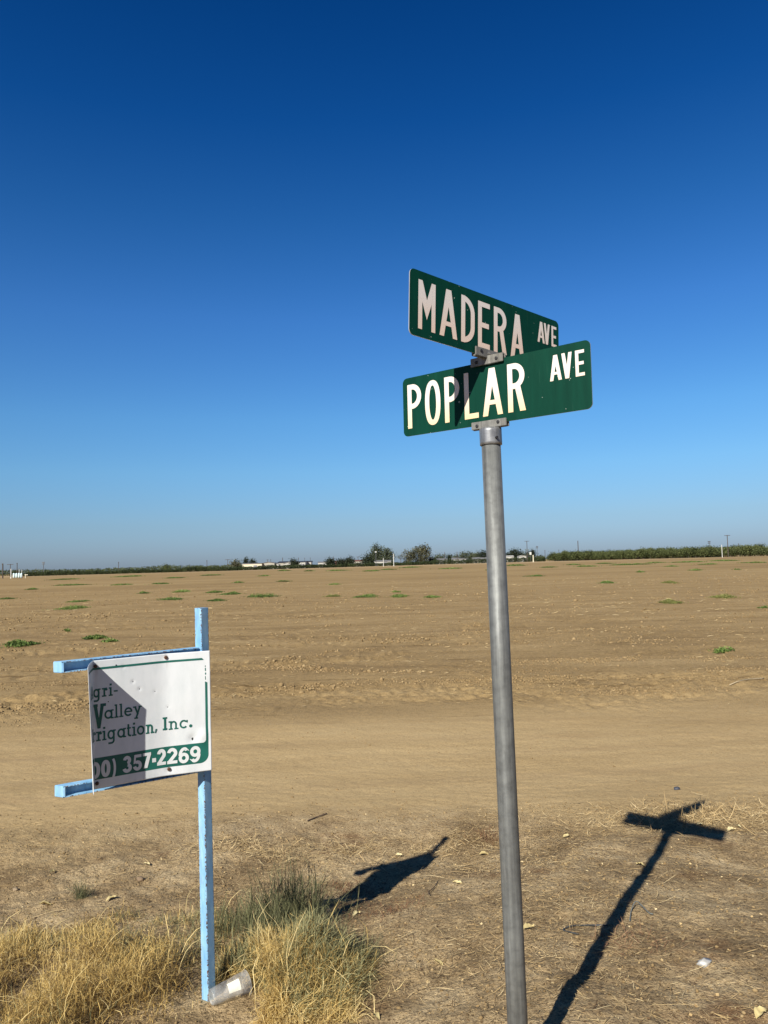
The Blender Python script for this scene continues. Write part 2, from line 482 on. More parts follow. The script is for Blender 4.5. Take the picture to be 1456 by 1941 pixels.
def slab(ch, asp, t=.155):
    """geometric slab-serif letters; unit = x-height, descender below 0, ascender above 1"""
    g = Pen(); w = asp; h = t / 2; s = t * .78
    def ser(x0, x1, y): g.poly([(x0, y), (x1, y), (x1, y + s), (x0, y + s)])
    def ring(cx, rx): g.stroke([(cx + (rx - h) * math.cos(2 * math.pi * i / 28), .5 + (.5 - h) * math.sin(2 * math.pi * i / 28)) for i in range(28)], t, True)
    if ch == 'o': ring(w / 2, w / 2)
    elif ch in 'ag':
        ring(w * .44, w * .44)
        x = w * .86
        ser(x - t * .4, w, 1 - s)
        if ch == 'a':
            g.poly([(x - t, 0), (x, 0), (x, 1), (x - t, 1)]); ser(x - t, w, 0)
        else:
            g.stroke([(x - h, 1), (x - h, -.12)] + arc(x - h - .26, -.12, .26, .27, 0, -90, 8)[1:] + [(w * .1, -.39)], t)
    elif ch == 'r':
        x = w * .28
        g.poly([(x, 0), (x + t, 0), (x + t, 1), (x, 1)]); ser(0, x + t + w * .2, 0); ser(0, x + t * .5, 1 - s)
        g.stroke(arc(w * .82, .62, w * .34, .3, 165, 75, 8), t)
        g.poly([(w * .82 + .14 * math.cos(k * .7854), .80 + .14 * math.sin(k * .7854)) for k in range(8)])
    elif ch == 'i':
        x = w / 2 - h
        g.poly([(x, 0), (x + t, 0), (x + t, 1), (x, 1)]); ser(0, w, 0); ser(w * .06, x + t * .5, 1 - s)
        g.poly([(x - .02, 1.2), (x + t + .02, 1.2), (x + t + .02, 1.42), (x - .02, 1.42)])
    elif ch == 'l':
        x = w / 2 - h
        g.poly([(x, 0), (x + t, 0), (x + t, 1.5), (x, 1.5)]); ser(0, w, 0); ser(w * .08, x + t * .5, 1.5 - s)
    elif ch == 'e':
        g.stroke(arc(w / 2, .5, w / 2 - h, .5 - h, 0, 318, 26), t)
        g.poly([(h, .44), (w - h * .2, .44), (w - h * .2, .44 + s), (h, .44 + s)])
    elif ch == 'y':
        g.poly([(w * .1, 1), (w * .1 + t * 1.1, 1), (w * .56 + h, .08), (w * .56 - h, .0)])
        g.poly([(w * .9 - t * 1.1, 1), (w * .9, 1), (w * .42, -.42), (w * .42 - t * 1.1, -.42)])
        ser(0, w * .38, 1 - s); ser(w * .62, w, 1 - s); ser(w * .12, w * .55, -.42)
    elif ch == 't':
        x = w * .36
        g.stroke([(x, 1.35), (x, .3)] + arc(x + .22, .3, .22, .3 - h, 180, 270, 6)[1:] + [(w, h)], t)
        ser(0, w * .95, 1 - s)
    elif ch == 'n':
        x = w * .16; x2 = w * .84 - t
        for q in (x, x2): g.poly([(q, 0), (q + t, 0), (q + t, .66 if q == x2 else 1), (q, .66 if q == x2 else 1)])
        ser(0, w * .42, 0); ser(w * .58, w, 0); ser(0, x + t * .5, 1 - s)
        g.stroke(arc((x + x2 + t) / 2, .6, (x2 - x) / 2, .4 - h, 178, 0, 12) + [(x2 + h, .5)], t)
    elif ch == 'c':
        g.stroke(arc(w / 2, .5, w / 2 - h, .5 - h, 40, 318, 24), t)
        g.poly([(w * .84, .66), (w * .98, .66), (w * .98, .96), (w * .84, .96)])
    elif ch == 'I':
        g.poly([(w / 2 - h, 0), (w / 2 + h, 0), (w / 2 + h, 1), (w / 2 - h, 1)]); s = t * .8; ser(0, w, 0); ser(0, w, 1 - s)
    elif ch == 'V':
        a = t * 1.15
        g.poly([(w * .1, 1), (w / 2 - h, 0), (w / 2 + h, 0), (w * .1 + a, 1)]); g.poly([(w * .9 - a, 1), (w / 2 - h, 0), (w / 2 + h, 0), (w * .9, 1)])
        s = t * .95; ser(-.02, w * .42, 1 - s); ser(w * .62, w + .02, 1 - s)
    elif ch == 'A':
        a = t * 1.1
        g.poly([(w * .1, 0), (w * .1 + a, 0), (w / 2 + h, 1), (w / 2 - h, 1)]); g.poly([(w * .9 - a, 0), (w * .9, 0), (w / 2 + h, 1), (w / 2 - h, 1)])
        s = t * .7; ser(0, w * .4, 0); ser(w * .6, w, 0); g.poly([(w * .25, .28), (w * .75, .28), (w * .75, .28 + s), (w * .25, .28 + s)])
    elif ch == '.': g.poly([(w / 2 + w / 2 * math.cos(k * .5236), w / 2 + w / 2 * math.sin(k * .5236)) for k in range(12)])
    elif ch == ',': g.poly([(0, -.12), (w * .45, -.12), (w, .3), (w * .3, .3)])
    elif ch == '-': g.poly([(0, 0), (w, 0), (w, .17), (0, .17)])
    return g

def heavy(ch, asp):
    """heavy grotesque numerals in a unit-high box"""
    g = Pen(); w = asp; t = .215; h = t / 2
    if ch == '0':
        g.stroke([(w / 2 + (w / 2 - h) * math.copysign(abs(math.cos(a)) ** .85, math.cos(a)), .5 + (.5 - h * .85) * math.sin(a)) for a in [2 * math.pi * i / 32 for i in range(32)]], t, True)
    elif ch == '8':
        for cy, ry, rx in ((.27, .27, w / 2), (.75, .25, w * .46)):
            g.stroke([(w / 2 + (rx - h) * math.cos(2 * math.pi * i / 26), cy + (ry - h * .8) * math.sin(2 * math.pi * i / 26)) for i in range(26)], t * .9, True)
    elif ch == '3':
        g.stroke(arc(w * .47, .735, w * .46 - h, .265 - h * .8, 170, -80, 16), t * .92)
        g.stroke(arc(w * .48, .275, w * .52 - h, .275 - h * .8, 80, -172, 18), t * .95)
    elif ch == '5':
        g.poly([(w * .14, 1), (w * .95, 1), (w * .95, 1 - t * .85), (w * .14, 1 - t * .85)])
        g.poly([(w * .14, 1), (w * .34, 1), (w * .27, .44), (w * .04, .44)])
        g.stroke(arc(w * .48, .31, w * .52 - h, .31 - h * .85, 125, -170, 20), t * .95)
    elif ch == '7':
        g.poly([(0, 1), (w, 1), (w, 1 - t * .9), (0, 1 - t * .9)])
        g.poly([(w - t * 1.1, 1 - t * .5), (w, 1 - t * .5), (w * .55, 0), (w * .55 - t * 1.25, 0)])
    elif ch == '2':
        g.stroke(arc(w * .5, .68, w * .5 - h, .32 - h * .85, 172, -28, 16) + [(w * .2, .12)], t)
        g.poly([(0, 0), (w, 0), (w, t * .9), (0, t * .9)])
    elif ch in '69':
        q = Pen()
        q.stroke([(w / 2 + (w / 2 - h) * math.cos(2 * math.pi * i / 28), .325 + (.325 - h * .85) * math.sin(2 * math.pi * i / 28)) for i in range(28)], t * .95, True)
        q.stroke(arc(w * .56, .5, w * .56 - h, .5 - h * .85, 182, 62, 14) + arc(w * .56, .72, w * .4 - h, .28 - h * .85, 52, 20, 4), t * .9)
        if ch == '6': return q
        for piece in q.p: g.p.append([[(w - a, 1 - b) for a, b in poly] for poly in piece])
    elif ch in '()':
        sg = 1 if ch == ')' else -1
        cx = -w * .2 if ch == ')' else w * 1.2
        g.stroke([(cx + sg * math.cos(math.radians(a)) * w * .95, .44 + math.sin(math.radians(a)) * .62) for a in range(-60, 61, 8)], w * .62)
    elif ch == '-': g.poly([(0, 0), (w, 0), (w, 1), (0, 1)])
    return g

# ---------------------------------------------------------------- street sign on the galvanised pole
def galv(name, col=(.34, .35, .35), rough=.5):
    m, nt, b = new_mat(name, rough, 0.55, .5); N = NT(nt)
    st = N.noise(N.coords((60, 60, 2.2)), 1.0, 5, .65); sp = N.noise(N.coords(), 38, 4, .6); big = N.noise(N.coords((3, 3, .8)), 3, 3)
    c1 = N.ramp(st, [(.3, tuple(c * .68 for c in col)), (.5, col), (.7, tuple(c * 1.45 for c in col))])
    c2 = N.ramp(sp, [(.34, (.76, .76, .76)), (.5, (1, 1, 1)), (.66, (1.16, 1.16, 1.14))])
    mm = N.n("ShaderNodeMix", data_type='RGBA', blend_type='MULTIPLY'); mm.inputs[0].default_value = .8
    N.link(c1, mm.inputs[6]); N.link(c2, mm.inputs[7])
    white = N.maprange(N.noise(N.coords((26, 26, 3)), 1.6, 6, .7), .60, .70, 0, .5)
    N.link(N.mix(white, mm.outputs[2], (.30, .30, .29)), b.inputs["Base Color"])
    N.link(N.maprange(big, .3, .7, rough - .08, rough + .15), b.inputs["Roughness"])
    N.bump(b, sp, .15, .003)
    return m
M_pole = galv("galvanised_steel", (.172, .177, .168), .58)
M_collar = galv("cast_aluminium", (.22, .225, .23), .42)
M_brack = galv("weathered_bracket", (.20, .195, .175), .65)
M_dark = plain_mat("bolt_recess", (.02, .02, .022), .6)

def sign_green():
    m, nt, b = new_mat("green_sign_sheeting", .5, 0, .12); N = NT(nt)
    P = N.coords()
    v = N.noise(N.coords((30, 30, 4)), 1.2, 5, .65)
    base = N.ramp(v, [(.3, (.0012, .030, .018)), (.7, (.002, .042, .025))])
    sc = N.maprange(N.noise(N.coords((160, 160, 9)), 1.0, 3, .6), .66, .74, 0, .25)
    spk = N.maprange(N.noise(P, 95, 2, .5), .735, .76, 0, .8)
    c = N.mix(sc, base, (.03, .085, .06)); c = N.mix(spk, c, (.40, .45, .40))
    N.link(c, b.inputs["Base Color"])
    return m
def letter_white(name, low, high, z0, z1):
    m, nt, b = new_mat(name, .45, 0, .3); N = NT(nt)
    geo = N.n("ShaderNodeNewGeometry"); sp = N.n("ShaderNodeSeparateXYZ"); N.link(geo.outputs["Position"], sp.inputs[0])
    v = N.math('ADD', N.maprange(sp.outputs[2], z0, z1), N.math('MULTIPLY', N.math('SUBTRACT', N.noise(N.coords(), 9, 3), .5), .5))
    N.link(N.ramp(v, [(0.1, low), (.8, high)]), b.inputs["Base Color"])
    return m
M_green = sign_green()
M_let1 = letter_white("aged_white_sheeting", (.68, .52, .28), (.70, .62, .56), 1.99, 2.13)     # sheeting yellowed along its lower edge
M_let2 = letter_white("white_sheeting_painted_reflection", (.70, .54, .43), (.66, .61, .57), 2.19, 2.36)  # warm reflection low on the upper sign's letters, painted into their colour
M_alu = plain_mat("bare_aluminium_edge", (.55, .57, .56), .4, .6)

def pole_at(z): return Vector((0.3211 - 0.00584 * z, 2.10489 + 0.01569 * z, z))
sign = thing("street_sign", "tall grey steel pole carrying two crossed green street name signs", "street sign", pole_at(gz(*pole_at(0).xy)))
SO = sign.location.copy()
def loc(p): return Vector(p) - SO
bm = bmesh.new()
bm_tube(bm, [loc(pole_at(z)) for z in (-.15, .6, 1.3, 1.95)], .0272, 40)
obj("pole", bm, M_pole, sign, True)
bm = bmesh.new()
rs = [(1.926, .0285), (1.927, .0312), (1.934, .0315), (1.966, .0315), (1.9745, .0315)]
bm_tube(bm, [loc(pole_at(z)) for z, _ in rs], [r for _, r in rs], 40)
for p in bm.faces: p.smooth = len(p.verts) == 4
col = obj("collar", bm, M_collar, sign)

def blade(az, tilt, z0, off, W, H, text, mat_l, name_label, uvs):
    d = Vector((math.cos(az), math.sin(az), 0)); n = Vector((math.sin(az), -math.cos(az), 0)); k = Vector((0, 0, 1))
    dx = d * math.cos(tilt) + k * math.sin(tilt); dy = k * math.cos(tilt) - d * math.sin(tilt)
    c0 = pole_at(z0)
    def mp(u, v, e=0.0): return loc(c0 + dx * ((u - .5) * W + off) + dy * (v * H) + n * (e + .0015))
    r = .016
    out = []
    for cx, cy, a in ((W - r, H - r, 0), (r, H - r, 90), (r, r, 180), (W - r, r, 270)):
        out += arc(cx, cy, r, r, a, a + 90, 8)
    bm = bmesh.new()
    fr = [bm.verts.new(mp(x / W, y / H, 0)) for x, y in out]; bk = [bm.verts.new(mp(x / W, y / H, -.003)) for x, y in out]
    bm.faces.new(fr); bm.faces.new(bk[::-1])
    side = []
    for i in range(len(fr)):
        j = (i + 1) % len(fr)
        f = bm.faces.new((fr[j], fr[i], bk[i], bk[j])); f.material_index = 1
    o = obj("name_plate", bm, M_green, sign); o.data.materials.append(M_alu)
    o["label"] = name_label
    pen = Pen()
    for ch, (u0, u1), (v0, v1) in zip(text, uvs[0], uvs[1]):
        hgt = (v1 - v0) * H
        pen.add(highway(ch, (u1 - u0) * W / hgt, (.116 if v1 - v0 > .5 else .132)), u0 * W, v0 * H, hgt, hgt)
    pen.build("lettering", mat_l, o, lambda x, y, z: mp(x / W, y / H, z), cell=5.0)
    return mp, dx, dy, n
big, small = (.128, .878), (.494, .874)
mp1, dx1, dy1, n1 = blade(-.69528, -.00883, 1.98799, -.0008, .62324, .1821, "POPLARAVE", M_let1, "lower green sign reading POPLAR AVE",
    ([(.029, .114), (.137, .229), (.254, .34), (.367, .444), (.467, .573), (.601, .688), (.811, .867), (.868, .916), (.931, .972)], [big] * 6 + [small] * 3))
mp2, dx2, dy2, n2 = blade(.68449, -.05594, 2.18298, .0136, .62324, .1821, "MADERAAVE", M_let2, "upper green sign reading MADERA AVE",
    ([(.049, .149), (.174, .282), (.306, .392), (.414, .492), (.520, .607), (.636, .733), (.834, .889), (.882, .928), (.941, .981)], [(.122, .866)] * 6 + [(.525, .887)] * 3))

def channel(name, c, dx, dy, n, half, h, web_at, holes, gap=.0045, t=.0045):
    """two clamp bars with a web between them, and their bolts"""
    bm = bmesh.new()
    for sgn in (-1, 1):
        bm_box(bm, c + n * sgn * (gap + t / 2), dx * half, n * (t / 2), dy * (h / 2))
    bm_box(bm, c + dy * web_at * (h / 2 - .0015), dx * (half - .002), n * (gap - .0002), dy * .003)
    bmesh.ops.bevel(bm, geom=bm.edges[:], offset=.0012, segments=2, affect='EDGES')
    o = obj(name, bm, M_brack, sign)
    for u, v in holes:
        bm = bmesh.new()
        p = c + dx * u * half + dy * v * h + n * (gap + t)
        bm_tube(bm, [p - n * .001, p + n * .0018, p + n * .0024], [.0048, .0048, .0034], 10)
        obj("bolt", bm, M_dark, o)
    return o
cl = loc(pole_at(1.987)) 
channel("clamp", cl, dx1, dy1, n1, .058, .022, -1, [(-.66, -.05), (.55, .1)])
c1 = mp1(.5 + .001, .985) + Vector((0, 0, .004)); 
channel("cross_bracket", c1, dx1, dy1, n1, .054, .025, 1, [(-.62, -.05), (.62, -.02)])
c2 = mp2(.478, 0.0) + Vector((0, 0, .006))
channel("cross_bracket", c2, dx2, dy2, n2, .056, .026, -1, [(-.62, .1), (.6, -.02)])
bm = bmesh.new()
mid = (c1 + c2) / 2
bm_tube(bm, [c1 + Vector((0, 0, .008)), c2 - Vector((0, 0, .006))], .014, 16)
obj("bracket_core", bm, M_brack, sign)
bm = bmesh.new()
pc = loc(pole_at(1.944)); dcam = -Vector((pole_at(1.944).x, pole_at(1.944).y, 0)).normalized(); sd_ = Vector((-dcam.y, dcam.x, 0))
p = pc + dcam * .0275 - sd_ * -.015
bm_tube(bm, [p, p + (dcam * .9 + sd_ * .5) * .006], .004, 10)
obj("set_screw", bm, M_dark, sign)

# ---------------------------------------------------------------- blue steel yard sign
def blue_paint():
    m, nt, b = new_mat("flaking_blue_paint", .5, 0, .4); N = NT(nt)
    P = N.coords()
    col = N.ramp(N.noise(N.coords((9, 9, 3)), 3, 5, .6), [(.3, (.15, .33, .52)), (.5, (.215, .42, .62)), (.72, (.33, .54, .70))])
    e = N.attr("edge")
    thr = N.maprange(e, .4, 1, .74, .53)
    chip = N.math('GREATER_THAN', N.noise(P, 130, 6, .7), thr)
    rust = N.ramp(N.noise(P, 120, 3, .6), [(.35, (.045, .022, .014)), (.65, (.16, .085, .05))])
    grime = N.maprange(N.noise(N.coords((14, 14, 5)), 2.2, 6, .7), .52, .74, 0, .55)
    col = N.mix(grime, col, (.20, .23, .22))
    chip2 = N.math('GREATER_THAN', N.noise(N.coords((30, 30, 22)), 1.3, 6, .7), N.maprange(e, .6, 1, .77, .70))
    c = N.mix(chip2, col, (.50, .60, .64)); c = N.mix(chip, c, rust)
    N.link(c, b.inputs["Base Color"])
    N.link(N.math('ADD', .45, N.math('MULTIPLY', chip, .4)), b.inputs["Roughness"])
    N.bump(b, N.math('SUBTRACT', 1.0, chip), .4, .002)
    return m
M_blue = blue_paint()

def square_tube(name, p0, p1, w, side, parent, mitre=0.0, mitre_dir=None):
    """painted square tube from p0 to p1; side = direction of one face; end p1 may be mitred"""
    p0, p1 = Vector(p0), Vector(p1)
    ax = (p1 - p0).normalized(); L = (p1 - p0).length
    u = (side - ax * side.dot(ax)).normalized(); v = ax.cross(u)
    h = w / 2; r = .0035
    prof = []
    for cx, cy, a in ((1, 1, 0), (-1, 1, 90), (-1, -1, 180), (1, -1, 270)):
        pts = arc(cx * (h - r), cy * (h - r), r, r, a, a + 90, 3)
        i0 = (pts[0][0], pts[0][1]); i1 = (pts[-1][0], pts[-1][1])
        t0 = Vector((-math.sin(math.radians(a)), math.cos(math.radians(a)))) * .006
        t1 = Vector((-math.sin(math.radians(a + 90)), math.cos(math.radians(a + 90)))) * .006
        prof.append((i0[0] - t0.x, i0[1] - t0.y, 0.)); prof += [(x, y, 1.) for x, y in pts]; prof.append((i1[0] + t1.x, i1[1] + t1.y, 0.))
    verts, edge = [], []
    stations = [(0, .8), (.008, 0), (.35, 0), (.7, 0), (1 - .008 / L * 1.0, 0), (1, .9)]
    for s, ee in stations:
        sl = s * L if s != .008 else .008
        for x, y, e in prof:
            off = 0
            if mitre and s > .9: off = -math.tan(mitre) * ((u * x + v * y).dot(mitre_dir) + h)
            verts.append(p0 + ax * (sl + off) + u * x + v * y); edge.append(max(e, ee))
    n = len(prof); faces = []
    for k in range(len(stations) - 1):
        for i in range(n):
            j = (i + 1) % n
            faces.append((k * n + i, k * n + j, (k + 1) * n + j, (k + 1) * n + i))
    me = bpy.data.meshes.new(name)
    cap = [tuple(range(n - 1, -1, -1)), tuple(range((len(stations) - 1) * n, len(stations) * n))]
    me.from_pydata([tuple(q) for q in verts], [], faces + cap)
    a = me.attributes.new("edge", 'FLOAT', 'POINT'); a.data.foreach_set("value", edge)
    me.materials.append(M_blue)
    o = bpy.data.objects.new(name, me); COL.objects.link(o); o.parent = parent
    return o

def open_channel(name, p0, p1, w, side, parent, mitre):
    """painted C section with its open side towards `side`, closed by a plate at p1"""
    p0, p1 = Vector(p0), Vector(p1); ax = (p1 - p0).normalized(); L = (p1 - p0).length
    u = (side - ax * side.dot(ax)).normalized(); v = u.cross(ax); v = v if v.z > 0 else -v
    h = w / 2; t = .003
    prof = [(h, h, 1), (h - .005, h, 0), (-h, h, .6), (-h, -h, .6), (h - .005, -h, 0), (h, -h, 1), (h, -h + t, 1), (h - .006, -h + t, .2), (-h + t, -h + t, .2), (-h + t, h - t, .2), (h - .006, h - t, .2), (h, h - t, 1)]
    V, E = [], []
    st = (0, .01, L * .5, L - .02, L - .005)
    for sl in st:
        for a, b, e in prof:
            off = -math.tan(mitre) * (a + h) if sl > L - .01 else 0
            V.append(tuple(p0 + ax * (sl + off) + u * a + v * b)); E.append(e if 0 < sl < L - .01 else max(e, .8))
    n = len(prof); F = []
    for k in range(len(st) - 1):
        for i in range(n):
            j = (i + 1) % n; F.append((k * n + j, k * n + i, (k + 1) * n + i, (k + 1) * n + j))
    F += [tuple(range(n)), tuple(range(len(st) * n - 1, (len(st) - 1) * n - 1, -1))]
    me = bpy.data.meshes.new(name); me.from_pydata(V, [], F)
    a_ = me.attributes.new("edge", 'FLOAT', 'POINT'); a_.data.foreach_set("value", E)
    me.materials.append(M_blue)
    o = bpy.data.objects.new(name, me); COL.objects.link(o); o.parent = parent
    bm = bmesh.new(); bm.from_mesh(me); bmesh.ops.recalc_face_normals(bm, faces=bm.faces); bm.to_mesh(me); bm.free()
    bm = bmesh.new(); lay = bm.verts.layers.float.new("edge")
    f_, b_ = [], []
    for a, b in ((h, h), (-h, h), (-h, -h), (h, -h)):
        q = p0 + ax * (L - .0045 - math.tan(mitre) * (a + h)) + u * a * 1.02 + v * b * 1.02
        b_.append(bm.verts.new(q)); f_.append(bm.verts.new(q + ax * .006))
    bm.faces.new(f_); bm.faces.new(b_[::-1])
    for i in range(4): bm.faces.new((f_[i], b_[i], b_[(i + 1) % 4], f_[(i + 1) % 4]))
    bmesh.ops.recalc_face_normals(bm, faces=bm.faces)
    bmesh.ops.bevel(bm, geom=bm.edges[:], offset=.0016, segments=2, affect='EDGES')
    for q in bm.verts: q[lay] = .45
    obj("end_plate", bm, M_blue, o)
    return o
PB = Vector((-.70275, 2.93346, gz(-.703, 2.933)))
yard = thing("advertising_sign", "torn white and green sign panel on a chipped light blue steel post", "sign", PB)
def yl(p): return Vector(p) - PB
post_top = Vector((-.708, 2.909, 1.45))
fa = math.radians(55)
square_tube("post", yl((-.7025, 2.9345, -.1)), yl(post_top), .0375, Vector((math.cos(fa), math.sin(fa), 0)), yard)
TL, BL, TR, BR = (on_y(*q) for q in ((176.4, 1252.4, 2.654), (178.9, 1496, 2.654), (395.3, 1232.6, 2.88), (399, 1458.4, 2.88)))
pdir = ((TR - TL) + (BR - BL)); pdir.z = 0; pdir.normalize()
pn = Vector((pdir.y, -pdir.x, 0))                     # towards the viewer
FT, FB = Vector((-.9955, 2.536, 1.282)), on_y(178.4, 1507, 2.56)
PW, PH = .4145, .438
dents = [(.33, .80, -.0016, .018), (.385, .735, -.0016, .018), (.52, .70, -.001, .016), (.63, .56, -.001, .016), (.841, .276, -.004, .05), (.93, .30, .003, .06), (.25, .93, -.0012, .02), (.621, .981, -.002, .04), (.633, .047, -.002, .04)]
def panel_pt(x, y, e):
    """panel sheet: x metres from the fold (negative on the folded flap), y metres from the bottom"""
    u, v = x / PW, y / PH
    if u >= 0:
        p = BL.lerp(BR, u).lerp(TL.lerp(TR, u), v)
        w = -.065 * PW * u + .26 * PW * .03 * math.log1p(math.exp((u - .61) / .03))
        w += .003 * math.sin(v * 3.1 + .4) * math.sin(u * 3.1) + .0012 * float(noise2(np.array([u * 4]), np.array([v * 5]), 3)[0])
        for du, dv, a, s in dents:
            q = ((u - du) ** 2 + ((v - dv) * 1.05) ** 2) / (s * s)
            if q < 6: w += a * math.exp(-q * 1.6)
        return p + pn * (w + e)
    t = -u * PW / .122
    p = BL.lerp(FB, t).lerp(TL.lerp(FT, t), v)
    fd = (FT - TL).normalized(); fn = Vector((-fd.y, fd.x, 0)); fn = fn if fn.dot(pdir) > 0 else -fn
    bow = -.0035 * math.sin(min(t, 1) * 3.14)
    return p + fn * (bow + e)
def panel_material():
    m, nt, b = new_mat("white_sign_enamel", .38, 0, .45); N = NT(nt)
    v = N.noise(N.coords((5, 5, 2)), 4, 5, .6)
    c = N.ramp(v, [(.3, (.60, .635, .635)), (.6, (.69, .715, .715))])
    r = N.attr("rust")
    rr = N.math('MULTIPLY', r, N.maprange(N.noise(N.coords((70, 70, 8)), 1.0, 4, .6), .3, .7, .3, 1.2))
    c = N.mix(N.maprange(rr, .1, .9, 0, .9), c, (.17, .095, .05))
    sm = N.maprange(N.noise(N.coords((40, 40, 6)), 1.3, 5, .7), .62, .75, 0, .22)
    c = N.mix(sm, c, (.42, .42, .40))
    N.link(c, b.inputs["Base Color"])
    return m
def build_panel():
    us = np.concatenate([np.linspace(-.122, -.004, 10), np.linspace(-.002, .03, 8), np.linspace(.034, PW, 110)])
    vs_ = np.linspace(0, PH, 120)
    V, rust = [], []
    spots = [(.621, .981, .6), (.013, .963, 1.0), (.633, .047, .5), (.018, .033, .7), (.841, .276, .35)]
    for y in vs_:
        for x in us:
            V.append(yl(panel_pt(x, y, 0)))
            u, v = x / PW, y / PH; q = 0
            for su, sv, a in spots:
                dd = math.hypot(u - su, v - sv)
                q = max(q, a * math.exp(-(dd / .018) ** 2))
                if v < sv: q = max(q, a * .85 * math.exp(-((u - su - .012) / .016) ** 2) * math.exp(-(sv - v) / .10))
            rust.append(q)
    nu, nv = len(us), len(vs_)
    F = [(j * nu + i, j * nu + i + 1, (j + 1) * nu + i + 1, (j + 1) * nu + i) for j in range(nv - 1) for i in range(nu - 1)]
    o = np_mesh("panel", np.array([tuple(v) for v in V]), np.array(F), panel_material(), yard, np.array(rust), True, "rust")
    s = o.modifiers.new("thickness", 'SOLIDIFY'); s.thickness = .0012; s.offset = -1
    return o
panel = build_panel()
M_teal = plain_mat("teal_green_ink", (.012, .115, .088), .42, 0, .18, 14)
M_num = plain_mat("white_numerals", (.66, .68, .67), .4, 0, .05)
def mpanel(x, y, e): return yl(panel_pt(x, y, e))
def X(u): return u * PW
def Yv(v): return v * PH
pen = Pen()
def put(s, spans, base, xh, thick=.155):
    for ch, (u0, u1) in zip(s, spans):
        k = Yv(xh); pen.add(slab(ch, X(u1 - u0) / k, thick), X(u0), Yv(base), k, k)
put("gri", [(-.004, .058), (.068, .114), (.124, .158)], .708, .069, .205)
put("-", [(.166, .199)], .737, .069)
put("A", [(-.115, -.008)], .708, .10, .16)
put("V", [(-.012, .097)], .464, .192, .118)
put("alley", [(.087, .164), (.169, .204), (.210, .244), (.252, .322), (.327, .403)], .529, .071, .195)
put("rrigation", [(-.028, .014), (.018, .064), (.068, .102), (.110, .180), (.191, .265), (.272, .308), (.314, .353), (.357, .423), (.433, .507)], .366, .074, .195)
put("I", [(-.075, -.033)], .366, .105, .16)
put(",", [(.512, .534)], .372, .074)
put("I", [(.583, .623)], .3745, .105, .165)
put("nc", [(.634, .717), (.727, .798)], .372, .070, .19)
put(".", [(.808, .836)], .374, .070)
pen.build("lettering", M_teal, panel, mpanel)
bp = Pen()
bx0, bx1 = -.25, .973
r = .03
band = [(X(bx0), Yv(.070)), (X(bx1) - r, Yv(.070))] + arc(X(bx1) - r, Yv(.070) + r, r, r, -90, 0, 8) + [(X(bx1), Yv(.238)), (X(bx0), Yv(.238))]
bp.poly(band)
bp.poly([(X(.951), Yv(.237)), (X(.973), Yv(.237)), (X(.973), Yv(.735)), (X(.952), Yv(.745))])
cr = .012
bp.poly([(X(.9515), Yv(.2375)), (X(.9515), Yv(.2375) + cr)] + [(X(.9515) - cr + cr * math.cos(math.radians(a)), Yv(.2375) + cr + cr * math.sin(math.radians(a))) for a in range(-10, -91, -16)] + [(X(.9515) - cr, Yv(.2375))])
for a, b_, w_ in ((.757, .79, .35), (.80, .82, .6), (.83, .86, .5), (.865, .88, .4)):       # the worn end of the border
    bp.poly([(X(.954), Yv(a)), (X(.954 + .016 * w_), Yv(a + .004)), (X(.954 + .014 * w_), Yv(b_)), (X(.953), Yv(b_ - .004))])
bp.poly([(X(-.20), Yv(.926)), (X(.945), Yv(.926)), (X(.93), Yv(.943)), (X(-.20), Yv(.943))])
bp.build("border", M_teal, panel, mpanel, lift=.00035)
num = Pen()
for ch, u0, u1, v0, v1 in (("(", -.165, -.135, .085, .215), ("8", -.125, -.05, .088, .212), ("0", -.042, .048, .08, .207), ("0", .055, .131, .082, .21), (")", .145, .176, .082, .215), ("3", .234, .311, .085, .214),
        ("5", .322, .397, .087, .213), ("7", .405, .477, .093, .214), ("-", .487, .521, .128, .161), ("2", .530, .607, .095, .223), ("2", .618, .704, .094, .220), ("6", .714, .803, .088, .216), ("9", .812, .903, .084, .215)):
    k = Yv(v1 - v0); num.add(heavy(ch, X(u1 - u0) / k), X(u0), Yv(v0), k, k)
num.build("phone_number", M_num, panel, mpanel, lift=.0010)
M_rust = plain_mat("rusty_bolt", (.085, .045, .028), .85, 0, .5, 200)
for u, v in ((.621, .981 - .012), (.018, .955), (.633, .053), (.022, .042)):
    bm = bmesh.new(); c = mpanel(X(u), Yv(v), 0)
    bm_tube(bm, [c - pn * .004, c + pn * .003, c + pn * .0062, c + pn * .0065], [.0068, .0068, .0050, .003], 6)
    obj("bolt", bm, M_rust, panel)
for u, v, s in ((.841, .276, .0055), (.33, .80, .002), (.385, .735, .002), (.52, .70, .0017), (.63, .56, .0017), (.12, .665, .002), (.19, .945, .003)):
    bm = bmesh.new(); c = mpanel(X(u), Yv(v), .0006)
    pts = [c + (pdir * math.cos(a) * s + Vector((0, 0, 1)) * math.sin(a) * s * 1.1) * random.uniform(.75, 1.15) for a in [i * math.pi / 5 for i in range(10)]]
    top = [bm.verts.new(q) for q in pts]; bm.faces.new(top)
    obj("pellet_hole", bm, M_dark, panel)
# arms: in the plane just behind the panel
APT = TL - pn * .040
def on_arm_plane(px, py):
    d = fwd * FPX + rgt * (px - 728) - upv * (py - 970.5)
    e = Vector((0, 0, EYE)); return e + d * ((APT - e).dot(pn) / d.dot(pn))
for l, r_ in (((103.5, 1265.5), (372, 1236.5)), ((106, 1501.5), (372, 1453))):
    a, b_ = on_arm_plane(*l), on_arm_plane(*r_)
    b_ = b_ + (b_ - a).normalized() * .004
    open_channel("arm", yl(b_), yl(a), .0375, pn, yard, math.radians(32))

